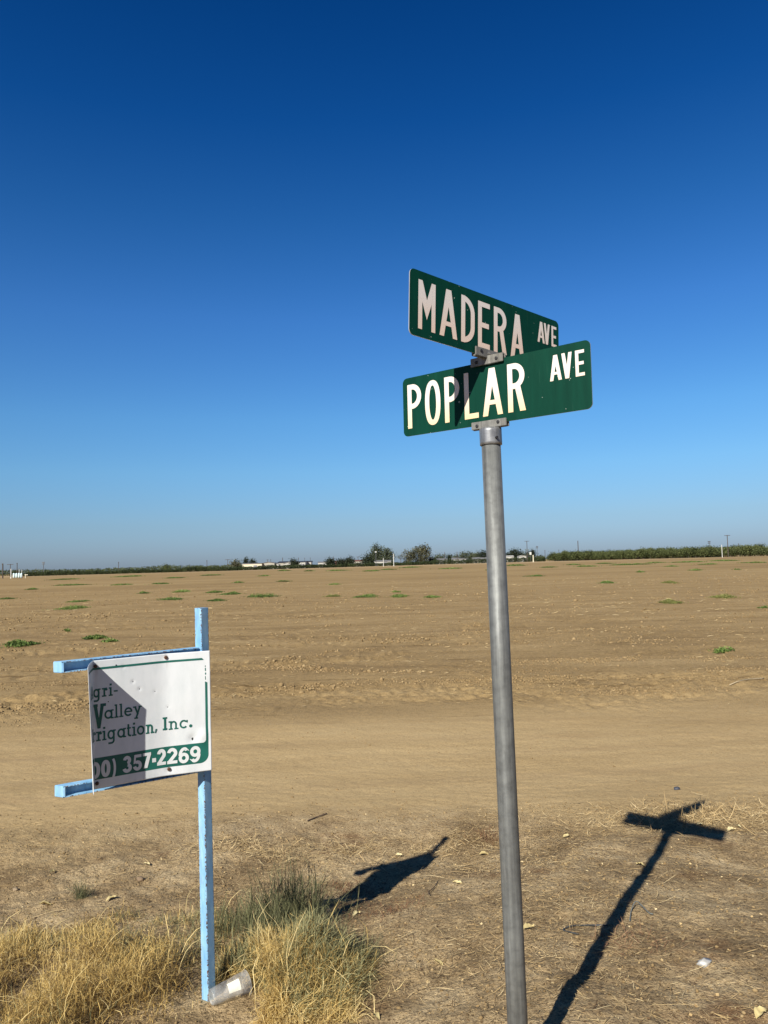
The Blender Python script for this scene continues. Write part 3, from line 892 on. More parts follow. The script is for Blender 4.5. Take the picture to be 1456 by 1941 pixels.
# ---------------------------------------------------------------- generic scatter geometry
def blades(base, L, wid, tilt, az, bend, seg=4, seed=1, curl=.18):
    """thin curved blades; arrays per blade: base (n,3), length, width, tilt from vertical, azimuth, bend"""
    n = len(base); r = np.random.default_rng(seed)
    s = np.linspace(0, 1, seg + 1)
    P = np.zeros((n, seg + 1, 3)); P[:, 0] = base
    ang = tilt.copy(); a2 = az.copy()
    for k in range(seg):
        d = np.stack([np.sin(ang) * np.sin(a2), np.sin(ang) * np.cos(a2), np.cos(ang)], 1)
        P[:, k + 1] = P[:, k] + d * (L / seg)[:, None]
        ang = ang + bend / seg; a2 = a2 + r.normal(0, curl, n)
    fa_ = r.uniform(0, math.pi, n)
    side = np.stack([np.cos(fa_), np.sin(fa_), r.normal(0, .3, n)], 1); side /= np.linalg.norm(side, axis=1)[:, None]
    wprof = np.array([.75] + [1.0] * (seg - 1) + [.12]) if seg > 1 else np.array([1, .4])
    off = side[:, None, :] * (wid[:, None] * wprof[None, :] / 2)[:, :, None]
    V = np.stack([P - off, P + off], 2).reshape(n, (seg + 1) * 2, 3)
    i = (np.arange(n) * (seg + 1) * 2)[:, None]; k = np.arange(seg)[None, :] * 2
    F = np.stack([i + k, i + k + 1, i + k + 3, i + k + 2], 2).reshape(-1, 4)
    return V.reshape(-1, 3), F, (seg + 1) * 2

def quads(c, sx, sy, seed=1, flat=0.0):
    """randomly turned quads at c (n,3); flat -> 1 keeps them level"""
    n = len(c); r = np.random.default_rng(seed)
    a = r.normal(0, 1, (n, 3)); a[:, 2] *= (1 - flat); a /= np.linalg.norm(a, axis=1)[:, None]
    b = r.normal(0, 1, (n, 3)); b[:, 2] *= (1 - flat); b -= a * (a * b).sum(1)[:, None]; b /= np.linalg.norm(b, axis=1)[:, None]
    a *= (sx / 2)[:, None]; b *= (sy / 2)[:, None]
    V = np.stack([c - a * .5 - b, c + a - b * .2, c + a * .4 + b, c - a + b * .3], 1).reshape(-1, 3)
    F = np.arange(n * 4).reshape(n, 4)
    return V, F

def trapz_pts(n, y0, y1, fr0=-.56, fr1=.56, pw=1.0, seed=1):
    """random ground points in the viewed wedge, even per area when pw=1"""
    r = np.random.default_rng(seed)
    t = r.random(n)
    y = np.sqrt(y0 ** 2 + t * (y1 ** 2 - y0 ** 2)) if pw == 1 else y0 * (y1 / y0) ** t
    x = r.uniform(fr0, fr1, n) * y * 1.05
    return x, y

# ---------------------------------------------------------------- clods, pebbles, straw litter
M_clod = tint_mat("dry_earth_clod", [(0, (.160, .107, .050)), (.5, (.245, .170, .082)), (1, (.34, .248, .130))], .95, .1)
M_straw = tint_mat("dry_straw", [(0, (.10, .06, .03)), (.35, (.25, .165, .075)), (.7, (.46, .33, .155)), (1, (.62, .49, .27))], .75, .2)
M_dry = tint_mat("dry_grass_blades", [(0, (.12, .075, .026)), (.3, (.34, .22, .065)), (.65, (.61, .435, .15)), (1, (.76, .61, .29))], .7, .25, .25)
M_grn = tint_mat("grey_green_blades", [(0, (.052, .058, .028)), (.5, (.165, .165, .078)), (1, (.34, .315, .155))], .7, .25, .2)

ico_bm = bmesh.new(); bmesh.ops.create_icosphere(ico_bm, subdivisions=1, radius=1)
ICO_V = np.array([tuple(v.co) for v in ico_bm.verts]); ICO_F = np.array([[v.index for v in f.verts] for f in ico_bm.faces]); ico_bm.free()
ICO2 = bmesh.new(); bmesh.ops.create_icosphere(ICO2, subdivisions=2, radius=1)
ICO2_V = np.array([tuple(v.co) for v in ICO2.verts]); ICO2_F = np.array([[v.index for v in f.verts] for f in ICO2.faces]); ICO2.free()

def clods(name, x, y, size, seed, label, cat, sink=.25, tints=None):
    r = np.random.default_rng(seed); n = len(x); z = ghf(x, y)
    nv = len(ICO_V)
    sc = size[:, None] * r.uniform(.6, 1.25, (n, 3)); sc[:, 2] *= .72
    V = ICO_V[None] * sc[:, None, :] * r.uniform(.72, 1.22, (n, nv, 1))
    a = r.uniform(0, 6.28, n); ca, sa = np.cos(a)[:, None], np.sin(a)[:, None]
    V = np.stack([V[..., 0] * ca - V[..., 1] * sa, V[..., 0] * sa + V[..., 1] * ca, V[..., 2]], 2)
    V = V + np.stack([x, y, z + sc[:, 2] * (1 - 2 * sink) * .6], 1)[:, None, :]
    F = (ICO_F[None] + (np.arange(n) * nv)[:, None, None]).reshape(-1, 3)
    t = np.repeat(np.clip(r.normal(.5, .2, n), 0, 1) if tints is None else tints, nv)
    o = np_mesh(name, V.reshape(-1, 3), F, M_clod, None, t, False)
    return tag(o, label, cat, kind="stuff")

def clod_field():
    r = np.random.default_rng(3)
    x, y = trapz_pts(260000, 8.4, 75, seed=4, pw=0)
    dens = .22 + .55 * fbm(x * .35, y * 1.0, 3, 91) + .35 * fbm(x * .9, y * 2.2, 2, 95) + .75 * tracks(x, y)
    dens *= np.where(y < 9.6, (y - 8.6) * .5 + .1, 1) * np.where(y > 13.5, .55, 1)
    k = r.random(len(x)) < np.clip(dens, 0, 1) ** 2.2 * .85
    x, y = x[k], y[k]
    s = .006 + .017 * r.random(len(x)) ** 2.3 + .022 * (r.random(len(x)) > .988)
    s *= np.clip(y / 12, .8, 2.6) * (1 + .35 * tracks(x, y))
    clods("dirt_clods", x, y, s, 5, "broken earth clods strewn over the tilled field edge", "clods")
clod_field()
def pebbles():
    r = np.random.default_rng(6)
    x, y = trapz_pts(5200, 2.3, 5.6, seed=8)
    s = .0022 + .0065 * r.random(len(x)) ** 4
    x2, y2 = trapz_pts(700, 5.4, 9, seed=9); s2 = .003 + .008 * r.random(700) ** 4
    clods("pebbles", np.r_[x, x2], np.r_[y, y2], np.r_[s, s2], 7, "small crumbs of earth scattered along the roadside and dirt track", "crumbs", .1)
pebbles()

def litter():
    r = np.random.default_rng(12)
    x, y = trapz_pts(120000, 2.2, 5.4, seed=13)
    d = .36 + .75 * fbm(x * 1.3, y * 1.6, 3, 101) - .5 * sstep(4.6, 5.3, y)
    d += .7 * np.exp(-(((x + .35) / .9) ** 2 + ((y - 4.75) / .22) ** 2))          # pale straw drift by the track
    d -= .5 * np.exp(-(((x + 1.9) / .9) ** 2 + ((y - 4.0) / .6) ** 2))
    k = r.random(len(x)) < np.clip(d, .04, 1)
    x, y = x[k], y[k]; n = len(x)
    L = .007 + .06 * r.random(n) ** 2.4; w = r.uniform(.0009, .0023, n)
    base = np.stack([x, y, ghf(x, y) + .0015 + .007 * r.random(n)], 1)
    V, F, m = blades(base, L, w, r.normal(1.5, .10, n), r.uniform(0, 6.28, n), r.normal(.05, .25, n), 3, 14)
    t = np.clip(.50 + .2 * noise2(x * 1.7, y * 1.7, 7) + r.normal(0, .30, n) + .3 * np.exp(-(((x + .35) / .9) ** 2 + ((y - 4.75) / .22) ** 2)), 0, 1)
    # long stalks
    x2, y2 = trapz_pts(1100, 2.2, 5.5, seed=15); n2 = len(x2)
    b2 = np.stack([x2, y2, ghf(x2, y2) + .004], 1)
    V2, F2, m2 = blades(b2, r.uniform(.05, .16, n2), r.uniform(.0012, .0024, n2), r.normal(1.5, .05, n2), r.normal(1.57, .5, n2) + 3.14 * (r.random(n2) > .5), r.normal(.1, .2, n2), 3, 16)
    t2 = np.clip(r.normal(.72, .2, n2), 0, 1)
    xd = r.normal(-.33, .42, 7000); yd = 4.66 + .10 * np.sin(xd * 5) + r.normal(0, .09, 7000); kd = r.random(7000) < np.clip(.5 + .9 * fbm(xd * 4, yd * 5, 2, 141), 0, 1); xd, yd = xd[kd], yd[kd]; nd = len(xd)
    xe = r.normal(1.95, .45, 2600); ye = 4.95 + r.normal(0, .13, 2600); xd, yd = np.r_[xd, xe], np.r_[yd, ye]; nd = len(xd)
    bd = np.stack([xd, yd, ghf(xd, yd) + .002 + .018 * r.random(nd)], 1)
    Vd, Fd, _ = blades(bd, r.uniform(.02, .09, nd), r.uniform(.0014, .0032, nd), r.normal(1.45, .2, nd), r.uniform(0, 6.28, nd), r.normal(.1, .4, nd), 3, 22)
    V2, F2, t2 = np.vstack([V2, Vd]), np.vstack([F2, Fd + len(V2)]), np.r_[t2, np.clip(r.normal(.74, .2, nd), 0, 1)]
    # pale straws lying on the field
    x3, y3 = trapz_pts(8500, 8.8, 80, seed=17, pw=0)
    kk = r.random(len(x3)) < np.clip(.45 + .7 * fbm(x3 * .3, y3 * .9, 3, 111), 0.05, 1); x3, y3 = x3[kk], y3[kk]; n3 = len(x3)
    b3 = np.stack([x3, y3, ghf(x3, y3) + .012], 1)
    V3, F3, m3 = blades(b3, r.uniform(.03, .15, n3) * np.clip(y3 / 14, .8, 2.2), r.uniform(.004, .008, n3) * np.clip(y3 / 12, .7, 3.2), r.normal(1.5, .07, n3), r.normal(1.57, .7, n3), r.normal(.1, .25, n3), 3, 18)
    t3 = np.clip(r.normal(.85, .15, n3), 0, 1)
    VV = np.vstack([V, V2, V3]); FF = np.vstack([F, F2 + len(V), F3 + len(V) + len(V2)])
    tt = np.r_[np.repeat(t, m), np.repeat(t2, m2), np.repeat(t3, m3)]
    o = np_mesh("straw_litter", VV, FF, M_straw, None, tt)
    tag(o, "loose dry straw and chaff littering the bare ground", "straw", kind="stuff")
    # chips of leaf and bark
    x, y = trapz_pts(15000, 2.2, 5.4, seed=19); n = len(x)
    s = .003 + .012 * r.random(n) ** 3
    V, F = quads(np.stack([x, y, ghf(x, y) + .003], 1), s, s * r.uniform(.4, .9, n), 20, .8)
    o = np_mesh("leaf_litter", V, F, M_straw, None, np.repeat(np.clip(r.normal(.42, .3, n), 0, 1), 4))
    tag(o, "crumbled leaf fragments scattered on the roadside earth", "leaf litter", kind="stuff")
litter()

# ---------------------------------------------------------------- dry grass and tussock
def in_px(x, y, z=0.0):
    v = np.stack([x, y, z - EYE], 1)
    zz = v @ np.array(fwd)
    return 728 + FPX * (v @ np.array(rgt)) / zz, 970.5 - FPX * (v @ np.array(upv)) / zz

def dry_grass():
    r = np.random.default_rng(31)
    N0 = 110000
    x = r.uniform(-2.6, -.62, N0); y = r.uniform(2.1, 3.95, N0)
    right = -.69 - .36 * sstep(2.98, 2.45, y) + .05 * noise2(y * 6, y * 0, 2)
    back = 3.78 + .16 * noise2(x * 2.4, x * 0, 3) - .10 * noise2(x * 7, x * 0, 4)
    mound = sstep(0, .22, right - x) * sstep(0, .7, back - y)
    clump = np.clip(.55 + .85 * fbm(x * 4.2, y * 4.2, 2, 121), 0, 1.25)
    d = sstep(0, .06, right - x) * sstep(0, .22, back - y) * (.08 + .92 * np.clip(clump, 0, 1) ** 1.3)
    k = r.random(N0) < d * .8; x, y, mound, clump = x[k], y[k], mound[k], clump[k]; n = len(x)
    hz = mound * (.03 + .12 * clump)                                   # the mat the blades rise from
    up = r.random(n) ** 1.3
    base = np.stack([x, y, ghf(x, y) - .004 + hz * up], 1)
    L = r.uniform(.03, .095, n) * (.7 + .5 * clump) * (.55 + .45 * mound); w = r.uniform(.0010, .0022, n)
    big_ = r.random(n) < .03
    L = np.where(big_, L * 1.8, L)
    V, F, m = blades(base, L, w, np.abs(r.normal(.85, .55, n)), r.uniform(0, 6.28, n), r.normal(.9, 1.6, n), 5, 32, .45)
    green = sstep(.15, .75, .6 * noise2(x * 2.4, y * 2.4, 44) + .7 * sstep(3.05, 3.6, y) + .35 * (x > -1.15) - .12)
    isg = r.random(n) < green * .6
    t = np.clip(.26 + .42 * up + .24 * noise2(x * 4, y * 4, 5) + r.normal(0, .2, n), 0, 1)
    ns = 200; ii = r.integers(0, n, ns)
    V2, F2, m2 = blades(base[ii] + [0, 0, .02], r.uniform(.14, .30, ns), r.uniform(.0016, .0028, ns), np.abs(r.normal(.6, .3, ns)), r.uniform(0, 6.28, ns), r.normal(1.9, .5, ns), 5, 33)
    V = np.vstack([V, V2]); F = np.vstack([F, F2 + n * m]); t = np.r_[t, np.clip(r.normal(.9, .1, ns), 0, 1)]; isg = np.r_[isg, np.zeros(ns, bool)]
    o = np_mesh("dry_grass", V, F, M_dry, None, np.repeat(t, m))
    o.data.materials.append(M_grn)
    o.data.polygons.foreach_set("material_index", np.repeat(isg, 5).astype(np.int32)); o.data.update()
    tag(o, "tangled straw-yellow dry grass left of the blue post", "grass", kind="stuff")
dry_grass()

CUP = on_ground(403, 1908)
def tussock():
    c = np.array([-.40, 3.04])
    t0 = thing("grass_tussock", "big tangled tussock of grey-green and straw grass right of the blue post", "grass clump", (c[0], c[1], gz(*c)))
    O = np.array(t0.location)
    def grow(n, cx, cy, sx, sy, hm, L0, L1, w0, w1, tilt, bend, seed, name, mat, tm, az0=None, seg=5):
        """blades rising all through a low mound hm high"""
        q = np.random.default_rng(seed)
        a = q.uniform(0, 6.28, n); rad = q.random(n) ** .55
        dx_, dy_ = np.cos(a) * rad, np.sin(a) * rad
        wob = 1 + .18 * np.sin(a * 3 + seed) + .1 * np.sin(a * 7)
        x, y = cx + dx_ * sx * wob, cy + dy_ * sy * wob
        keep = np.hypot((x - CUP[0] - .06) / .15, (y - CUP[1] + .02) / .15) > 1
        keep |= y > CUP[1] + .13
        if n < 60: keep[:] = True
        x, y, a, rad, dx_, dy_ = x[keep], y[keep], a[keep], rad[keep], dx_[keep], dy_[keep]; n = len(x)
        up = q.random(n) ** .8
        bump = .75 + .45 * noise2(x * 9, y * 9, seed)
        z = ghf(x, y) - .004 + hm * up * (1 - rad ** 2) * bump
        base = np.stack([x, y, z], 1) - O
        az = (np.arctan2(dx_, dy_) if az0 is None else np.full(n, az0)) + q.normal(0, .95, n)
        L = q.uniform(L0, L1, n)
        V, F, m = blades(base, L, q.uniform(w0, w1, n), np.abs(q.normal(tilt, .42, n)), az, q.normal(bend, 1.1, n), seg, seed + 1, .4)
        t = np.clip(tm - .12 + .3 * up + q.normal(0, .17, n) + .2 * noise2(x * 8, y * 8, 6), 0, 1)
        return np_mesh(name, V, F, mat, t0, np.repeat(t, m))
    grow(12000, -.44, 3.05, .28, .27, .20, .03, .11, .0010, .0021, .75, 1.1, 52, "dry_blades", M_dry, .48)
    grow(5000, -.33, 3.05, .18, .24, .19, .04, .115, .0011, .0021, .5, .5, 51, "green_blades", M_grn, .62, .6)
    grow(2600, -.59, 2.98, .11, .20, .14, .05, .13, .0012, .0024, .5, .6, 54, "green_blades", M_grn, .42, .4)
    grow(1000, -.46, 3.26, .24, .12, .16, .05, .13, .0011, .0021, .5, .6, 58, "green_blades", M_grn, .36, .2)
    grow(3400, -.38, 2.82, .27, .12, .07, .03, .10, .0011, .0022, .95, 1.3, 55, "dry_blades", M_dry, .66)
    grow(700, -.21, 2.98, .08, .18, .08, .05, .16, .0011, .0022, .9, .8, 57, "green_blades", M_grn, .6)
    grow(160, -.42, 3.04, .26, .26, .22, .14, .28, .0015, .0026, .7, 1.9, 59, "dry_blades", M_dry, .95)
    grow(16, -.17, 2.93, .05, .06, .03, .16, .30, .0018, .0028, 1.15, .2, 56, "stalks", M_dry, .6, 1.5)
tussock()
def brush():
    c = (-.50, 3.56)
    t0 = thing("grass_tussock", "dark grey-green feathery grass clump standing behind the straw tussock", "grass clump", (*c, gz(*c)))
    O = np.array(t0.location); q = np.random.default_rng(61)
    n = 1500; x = np.r_[q.normal(-.46, .08, 700), q.normal(-.64, .12, 800)]; y = c[1] + q.normal(0, .08, n)
    base = np.stack([x, y, ghf(x, y) - .004], 1) - O
    V, F, m = blades(base, np.where(np.arange(n) < 700, q.uniform(.14, .33, n), q.uniform(.07, .18, n)), q.uniform(.0014, .0026, n), np.abs(q.normal(.36, .26, n)), q.uniform(0, 6.28, n), q.normal(.3, .5, n), 4, 62)
    np_mesh("stems", V, F, M_grn, t0, np.repeat(np.clip(q.normal(.40, .2, n), 0, 1), m))
brush()
def small_tuft(px, py, label, mat, tm, n, L, seed, w=.0018, tilt=.5, sx=.05):
    p = on_ground(px, py); q = np.random.default_rng(seed)
    x = p.x + q.normal(0, sx, n); y = p.y + q.normal(0, sx * .8, n)
    base = np.stack([x, y, ghf(x, y) - .003], 1) - np.array(p)
    V, F, m = blades(base, q.uniform(.35, 1, n) * L, q.uniform(.6, 1.2, n) * w, np.abs(q.normal(tilt, .35, n)), q.uniform(0, 6.28, n), q.normal(.5, .6, n), 4, seed)
    o = np_mesh("grass_tuft", V, F, mat, None, np.repeat(np.clip(q.normal(tm, .2, n), 0, 1), m))
    o.location = p
    return tag(o, label, "grass tuft")
M_red = tint_mat("dead_reddish_weed", [(0, (.07, .032, .018)), (.5, (.15, .075, .04)), (1, (.27, .16, .09))], .85, .1)
small_tuft(156, 1702, "small upright dark green tuft behind the dry grass", M_grn, .25, 130, .13, 71, sx=.02)
small_tuft(690, 1825, "loose grey-green tuft with thin stalks at the right foot of the straw tussock", M_grn, .6, 150, .17, 72, sx=.06, tilt=.9)
small_tuft(930, 1590, "dead dark reddish weed tuft just left of the steel pole", M_red, .4, 420, .075, 73, tilt=1.0, sx=.07)
small_tuft(660, 1685, "dead reddish weed tuft at the upper side of the panel's shadow", M_red, .45, 520, .06, 74, tilt=1.1, sx=.09)
small_tuft(735, 1728, "dead reddish weed tuft at the lower side of the panel's shadow", M_red, .5, 520, .055, 75, tilt=1.1, sx=.10)
small_tuft(1310, 1553, "heap of dry straw stalks under the shadow of the street signs", M_straw, .62, 1500, .17, 76, tilt=1.38, sx=.20, w=.0026)
small_tuft(1190, 1782, "flat rusty-brown dry weed beside the shadow of the pole", M_red, .8, 360, .08, 77, tilt=1.3, sx=.09)

# ---------------------------------------------------------------- cup and small things on the shoulder
def plastic():
    m, nt, b = new_mat("cloudy_clear_plastic", .25, 0, .5); N = NT(nt)
    b.inputs["Base Color"].default_value = (.66, .66, .64, 1)
    tr = N.n("ShaderNodeBsdfTransparent"); tr.inputs["Color"].default_value = (.93, .93, .91, 1)
    mx = N.n("ShaderNodeMixShader")
    v = N.noise(N.coords(), 30, 5, .65)
    N.link(N.maprange(v, .35, .7, .13, .40), mx.inputs[0])
    N.link(tr.outputs[0], mx.inputs[1]); N.link(b.outputs[0], mx.inputs[2])
    N.link(mx.outputs[0], nt.nodes["Material Output"].inputs["Surface"])
    return m
def cup():
    M = plastic()
    bc = on_ground(400, 1908); az = math.radians(36)
    base_r, top_r, Lc = .0275, .0415, .142
    g0 = gz(bc.x, bc.y) + base_r + .004
    c0 = Vector((bc.x, bc.y, g0))
    end = c0 + Vector((math.cos(az), math.sin(az), 0)) * Lc
    g1 = gz(end.x, end.y) + top_r - .004
    ax = Vector((math.cos(az) * Lc, math.sin(az) * Lc, g1 - g0)).normalized()
    t0 = thing("plastic_cup", "empty clear plastic cup with a pale label lying at the foot of the blue post", "cup", c0)
    u = ax.cross(Vector((0, 0, 1))).normalized(); w = u.cross(ax)
    def ring(bm, s, r, n=48): return [bm.verts.new(ax * s + (u * math.cos(2 * math.pi * k / n) + w * math.sin(2 * math.pi * k / n)) * r) for k in range(n)]
    def lathe(name, prof, mat, close0=False):
        bm = bmesh.new(); R = [ring(bm, s, r) for s, r in prof]
        for a, b in zip(R[:-1], R[1:]):
            for k in range(48): bm.faces.new((a[k], a[(k + 1) % 48], b[(k + 1) % 48], b[k]))
        if close0: bm.faces.new(R[0][::-1])
        return obj(name, bm, mat, t0, True)
    rad = lambda s: base_r + (top_r - base_r) * (s / Lc)
    wall = [(0.004, base_r * .62), (.004, base_r * .80), (0, base_r * .86), (.001, base_r * .96), (.004, base_r)] + [(s, rad(s) + (.0009 if abs(s - .105) < .004 else 0)) for s in np.linspace(.008, Lc, 26)]
    lathe("cup_wall", wall, M, True)
    lathe("rim", [(Lc - .0008, top_r - .0002), (Lc - .0012, top_r + .0018), (Lc + .0008, top_r + .0026), (Lc + .0024, top_r + .0012), (Lc + .0018, top_r - .0006)], M)
    ML = plain_mat("paper_label", (.74, .72, .60), .7, 0, .16, 60)
    bm = bmesh.new(); grid = []
    view = -(c0 - Vector((0, 0, EYE))).normalized()
    am = math.atan2(view.dot(w), view.dot(u))
    for i in range(7):
        s = .058 + .046 * i / 6; row = []
        for j in range(9):
            a = am + .12 + (j / 8 - .5) * 1.02
            row.append(bm.verts.new(ax * s + (u * math.cos(a) + w * math.sin(a)) * (rad(s) + .0006)))
        grid.append(row)
    for i in range(6):
        for j in range(8): bm.faces.new((grid[i][j], grid[i][j + 1], grid[i + 1][j + 1], grid[i + 1][j]))
    obj("label", bm, ML, t0, True)
cup()

M_leaf = tint_mat("fallen_yellow_leaf", [(0, (.34, .25, .11)), (.5, (.50, .41, .19)), (1, (.60, .53, .33))], .7, .2)
def leaf(px, py, size, rz, t, label):
    p = on_ground(px, py); q = random.Random(int(px * 7 + py))
    bm = bmesh.new(); n = 7; vl, vr, vm = [], [], []
    for i in range(n + 1):
        s = i / n; wd = size * .24 * math.sin(math.pi * min(1, s * .96 + .04)) ** .8
        x = (s - .5) * size; z = .004 + .10 * size * math.sin(s * 3.1 + q.random()) + .06 * size * s * q.uniform(-1, 1.6)
        vm.append(bm.verts.new((x, .05 * size * math.sin(s * 4), z)))
        vl.append(bm.verts.new((x, wd + .05 * size * math.sin(s * 4), z + wd * .5 + .006 * q.random())))
        vr.append(bm.verts.new((x, -wd + .05 * size * math.sin(s * 4), z + wd * .35 + .006 * q.random())))
    for i in range(n):
        bm.faces.new((vm[i], vm[i + 1], vl[i + 1], vl[i])); bm.faces.new((vr[i], vr[i + 1], vm[i + 1], vm[i]))
    lay = bm.verts.layers.float.new("tint")
    for v in bm.verts: v[lay] = t + q.uniform(-.15, .15)
    o = obj("fallen_leaf", bm, M_leaf, None, True); o.location = p; o.rotation_euler = (q.uniform(-.25, .25), q.uniform(-.2, .2), rz)
    return tag(o, label, "leaf", "fallen leaves on the roadside")
for a in ((1075, 1588, .055, .3, .6, "cream leaf between the steel pole and the signs' shadow"), (918, 1622, .06, .1, .3, "yellow leaf just left of the steel pole under the reddish weed"),
          (1002, 1761, .055, .5, .4, "pale yellow leaf beside the right edge of the steel pole"), (829, 1828, .055, 2.2, .4, "curled yellow leaf lying halfway between the tussock and the pole"),
          (1214, 1642, .05, 2.5, .4, "yellow leaf touching the left edge of the pole's shadow"), (1387, 1575, .06, .2, .75, "largest pale leaf right of the signs' shadow"),
          (1399, 1569, .05, 1.9, .8, "smaller pale leaf tilted beside the largest pale leaf"), (1328, 1566, .05, .2, .8, "bleached leaf lying against the straw heap"),
          (867, 1676, .05, 2.8, .6, "cream leaf right of the thin twig near the panel's shadow"), (676, 1735, .05, .9, .7, "forked pale leaf at the lower end of the panel's shadow"),
          (756, 1623, .05, 2.7, .7, "crumpled pale leaf above the tip of the panel's shadow"), (712, 1930, .05, 2.0, .4, "yellow leaf at the bottom edge right of the plastic cup"),
          (1445, 1925, .06, .6, .5, "yellow leaf in the bottom right corner"), (212, 1706, .06, .8, .55, "pale leaf among the straw above the dry grass"), (278, 1640, .05, 2.6, .7, "small pale leaf on bare earth left of the blue post"),
          (85, 1717, .06, .4, .3, "yellow leaf at the far left above the dry grass"), (100, 1655, .05, 1.2, .35, "round yellow leaf on the bare earth at left")):
    leaf(*a)

def polyline_thing(name, pxs, rad, mat, label, cat, lift=.0, n=6, group=None):
    pts = []
    for q in pxs:
        p = on_ground(q[0], q[1]); p.z += rad + (q[2] if len(q) > 2 else lift); pts.append(p)
    # smooth the path
    sm = []
    for i in range(len(pts) - 1):
        a, b, c, d = pts[max(i - 1, 0)], pts[i], pts[i + 1], pts[min(i + 2, len(pts) - 1)]
        for k in range(6):
            t = k / 6
            sm.append(.5 * ((2 * b) + (c - a) * t + (2 * a - 5 * b + 4 * c - d) * t * t + (3 * b - a - 3 * c + d) * t ** 3))
    sm.append(pts[-1]); o0 = sm[0].copy()
    bm = bmesh.new(); bm_tube(bm, [s - o0 for s in sm], rad, n)
    o = obj(name, bm, mat, None, True); o.location = o0
    return tag(o, label, cat, group)
M_hose = plain_mat("weathered_black_hose", (.05, .052, .05), .55, 0, .4, 40)
M_hose2 = plain_mat("faded_grey_hose", (.13, .135, .12), .6, 0, .35, 40)
M_twig = plain_mat("dry_twig", (.09, .06, .04), .9, 0, .4, 60)
polyline_thing("irrigation_hose", [(1097, 1774), (1080, 1770), (1068, 1766), (1080, 1759), (1105, 1757), (1130, 1757), (1152, 1757)], .0028, M_hose, "black hose loop lying left of the pole's shadow", "hose", .004)
polyline_thing("irrigation_hose", [(1194, 1748), (1197, 1728), (1206, 1719, .02), (1218, 1725, .014), (1230, 1733, .004), (1238, 1735)], .0026, M_hose2, "short grey hose arched up right of the pole's shadow", "hose", .003)
polyline_thing("twig", [(583, 1558), (600, 1551), (620, 1544)], .004, M_twig, "dark twig lying on the dirt track edge above the tussock", "twig", .004)
polyline_thing("twig", [(830, 1674), (822, 1686), (812, 1694), (815, 1700)], .0024, M_twig, "thin bent twig right of the panel's shadow", "twig", .006)
polyline_thing("twig", [(1383, 1300), (1400, 1293), (1420, 1289), (1448, 1287)], .006, plain_mat("pale_stalk", (.45, .37, .24), .8), "long pale stalk lying at the right edge of the tilled field", "stalk", .006)
def lump(name, px, py, s, mat, label, cat, seed, zs=.8):
    p = on_ground(px, py); q = np.random.default_rng(seed)
    d = ICO2_V / np.linalg.norm(ICO2_V, axis=1)[:, None]
    V = d * s * q.uniform(.62, 1.25, (len(d), 1)) * np.array([1.35, .9, 1.0]); V[:, 2] = V[:, 2] * zs + s * zs * .45
    o = np_mesh(name, V, ICO2_F, mat, None, None); o.location = p
    return tag(o, label, cat)
lump("crumpled_foil", 1335, 1829, .019, plain_mat("crumpled_foil_wrapper", (.42, .41, .38), .5, .2, .2, 60), "crumpled silvery wrapper lying on the litter at right", "wrapper", 81)
lump("dark_scrap", 1284, 1497, .018, plain_mat("dark_scrap_plastic", (.05, .055, .07), .6), "small dark scrap on the pale dirt track", "scrap", 82, .9)
lump("stone", 30, 1688, .014, plain_mat("field_stone", (.24, .18, .11), .9, 0, .3, 50), "grey stone at the left edge above the dry grass", "stone", 83)
lump("stone", 266, 1669, .017, plain_mat("field_stone_brown", (.20, .14, .085), .9, 0, .3, 50), "brown stone on bare earth between the leaf and the blue post", "stone", 84)

# ---------------------------------------------------------------- green weeds on the field
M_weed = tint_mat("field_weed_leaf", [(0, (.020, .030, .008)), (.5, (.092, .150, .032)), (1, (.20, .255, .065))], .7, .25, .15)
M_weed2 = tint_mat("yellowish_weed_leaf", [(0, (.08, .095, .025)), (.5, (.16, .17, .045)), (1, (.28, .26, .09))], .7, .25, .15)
def weed(i, px, py, w, h, label, mat=None):
    p = on_ground(px, py + h * .35); d = p.y
    W = w / FPX * d; hz = max(.06, min(.34, .6 * h / FPX * d)); D = max(W * .5, min(W * 1.6, .5 * h / FPX * d * d / 1.77))
    q = np.random.default_rng(200 + i)
    ls = max(.045, .0011 * d); n = int(np.clip(1.0 * W * D / (ls * ls) * 2.6, 90, 1500))
    a = q.uniform(0, 6.28, n); rad = np.sqrt(q.random(n)) * (.75 + .3 * np.sin(a * 3 + i) * q.random(n))
    # a few lobes, so its outline is ragged
    lob = q.integers(0, 4, n); lx = q.uniform(-.3, .3, 4); ly = q.uniform(-.3, .3, 4); lr = q.uniform(.4, .75, 4)
    x = (np.cos(a) * rad * lr[lob] + lx[lob]) * W / 1.6; y = (np.sin(a) * rad * lr[lob] + ly[lob]) * D / 1.6
    out = q.random(n) < .10                                   # stragglers round the patch
    x = np.where(out, x * q.uniform(1.2, 1.9, n), x); y = np.where(out, y * q.uniform(1.2, 1.9, n), y)
    z = q.random(n) * hz * np.clip(1.1 - rad, .25, 1) * np.where(out, .3, 1) * (.6 + .6 * (lob % 2))
    xx, yy = p.x + x, p.y + y
    c = np.stack([x, y, ghf(xx, yy) - p.z + z + ls * .3], 1)
    V, F = quads(c, np.full(n, ls) * q.uniform(.6, 1.3, n), np.full(n, ls) * q.uniform(.5, 1.1, n), 300 + i)
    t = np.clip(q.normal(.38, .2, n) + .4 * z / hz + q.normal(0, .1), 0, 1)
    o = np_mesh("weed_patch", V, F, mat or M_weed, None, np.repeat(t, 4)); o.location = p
    return tag(o, label, "weed patch", "green weed patches on the bare field")
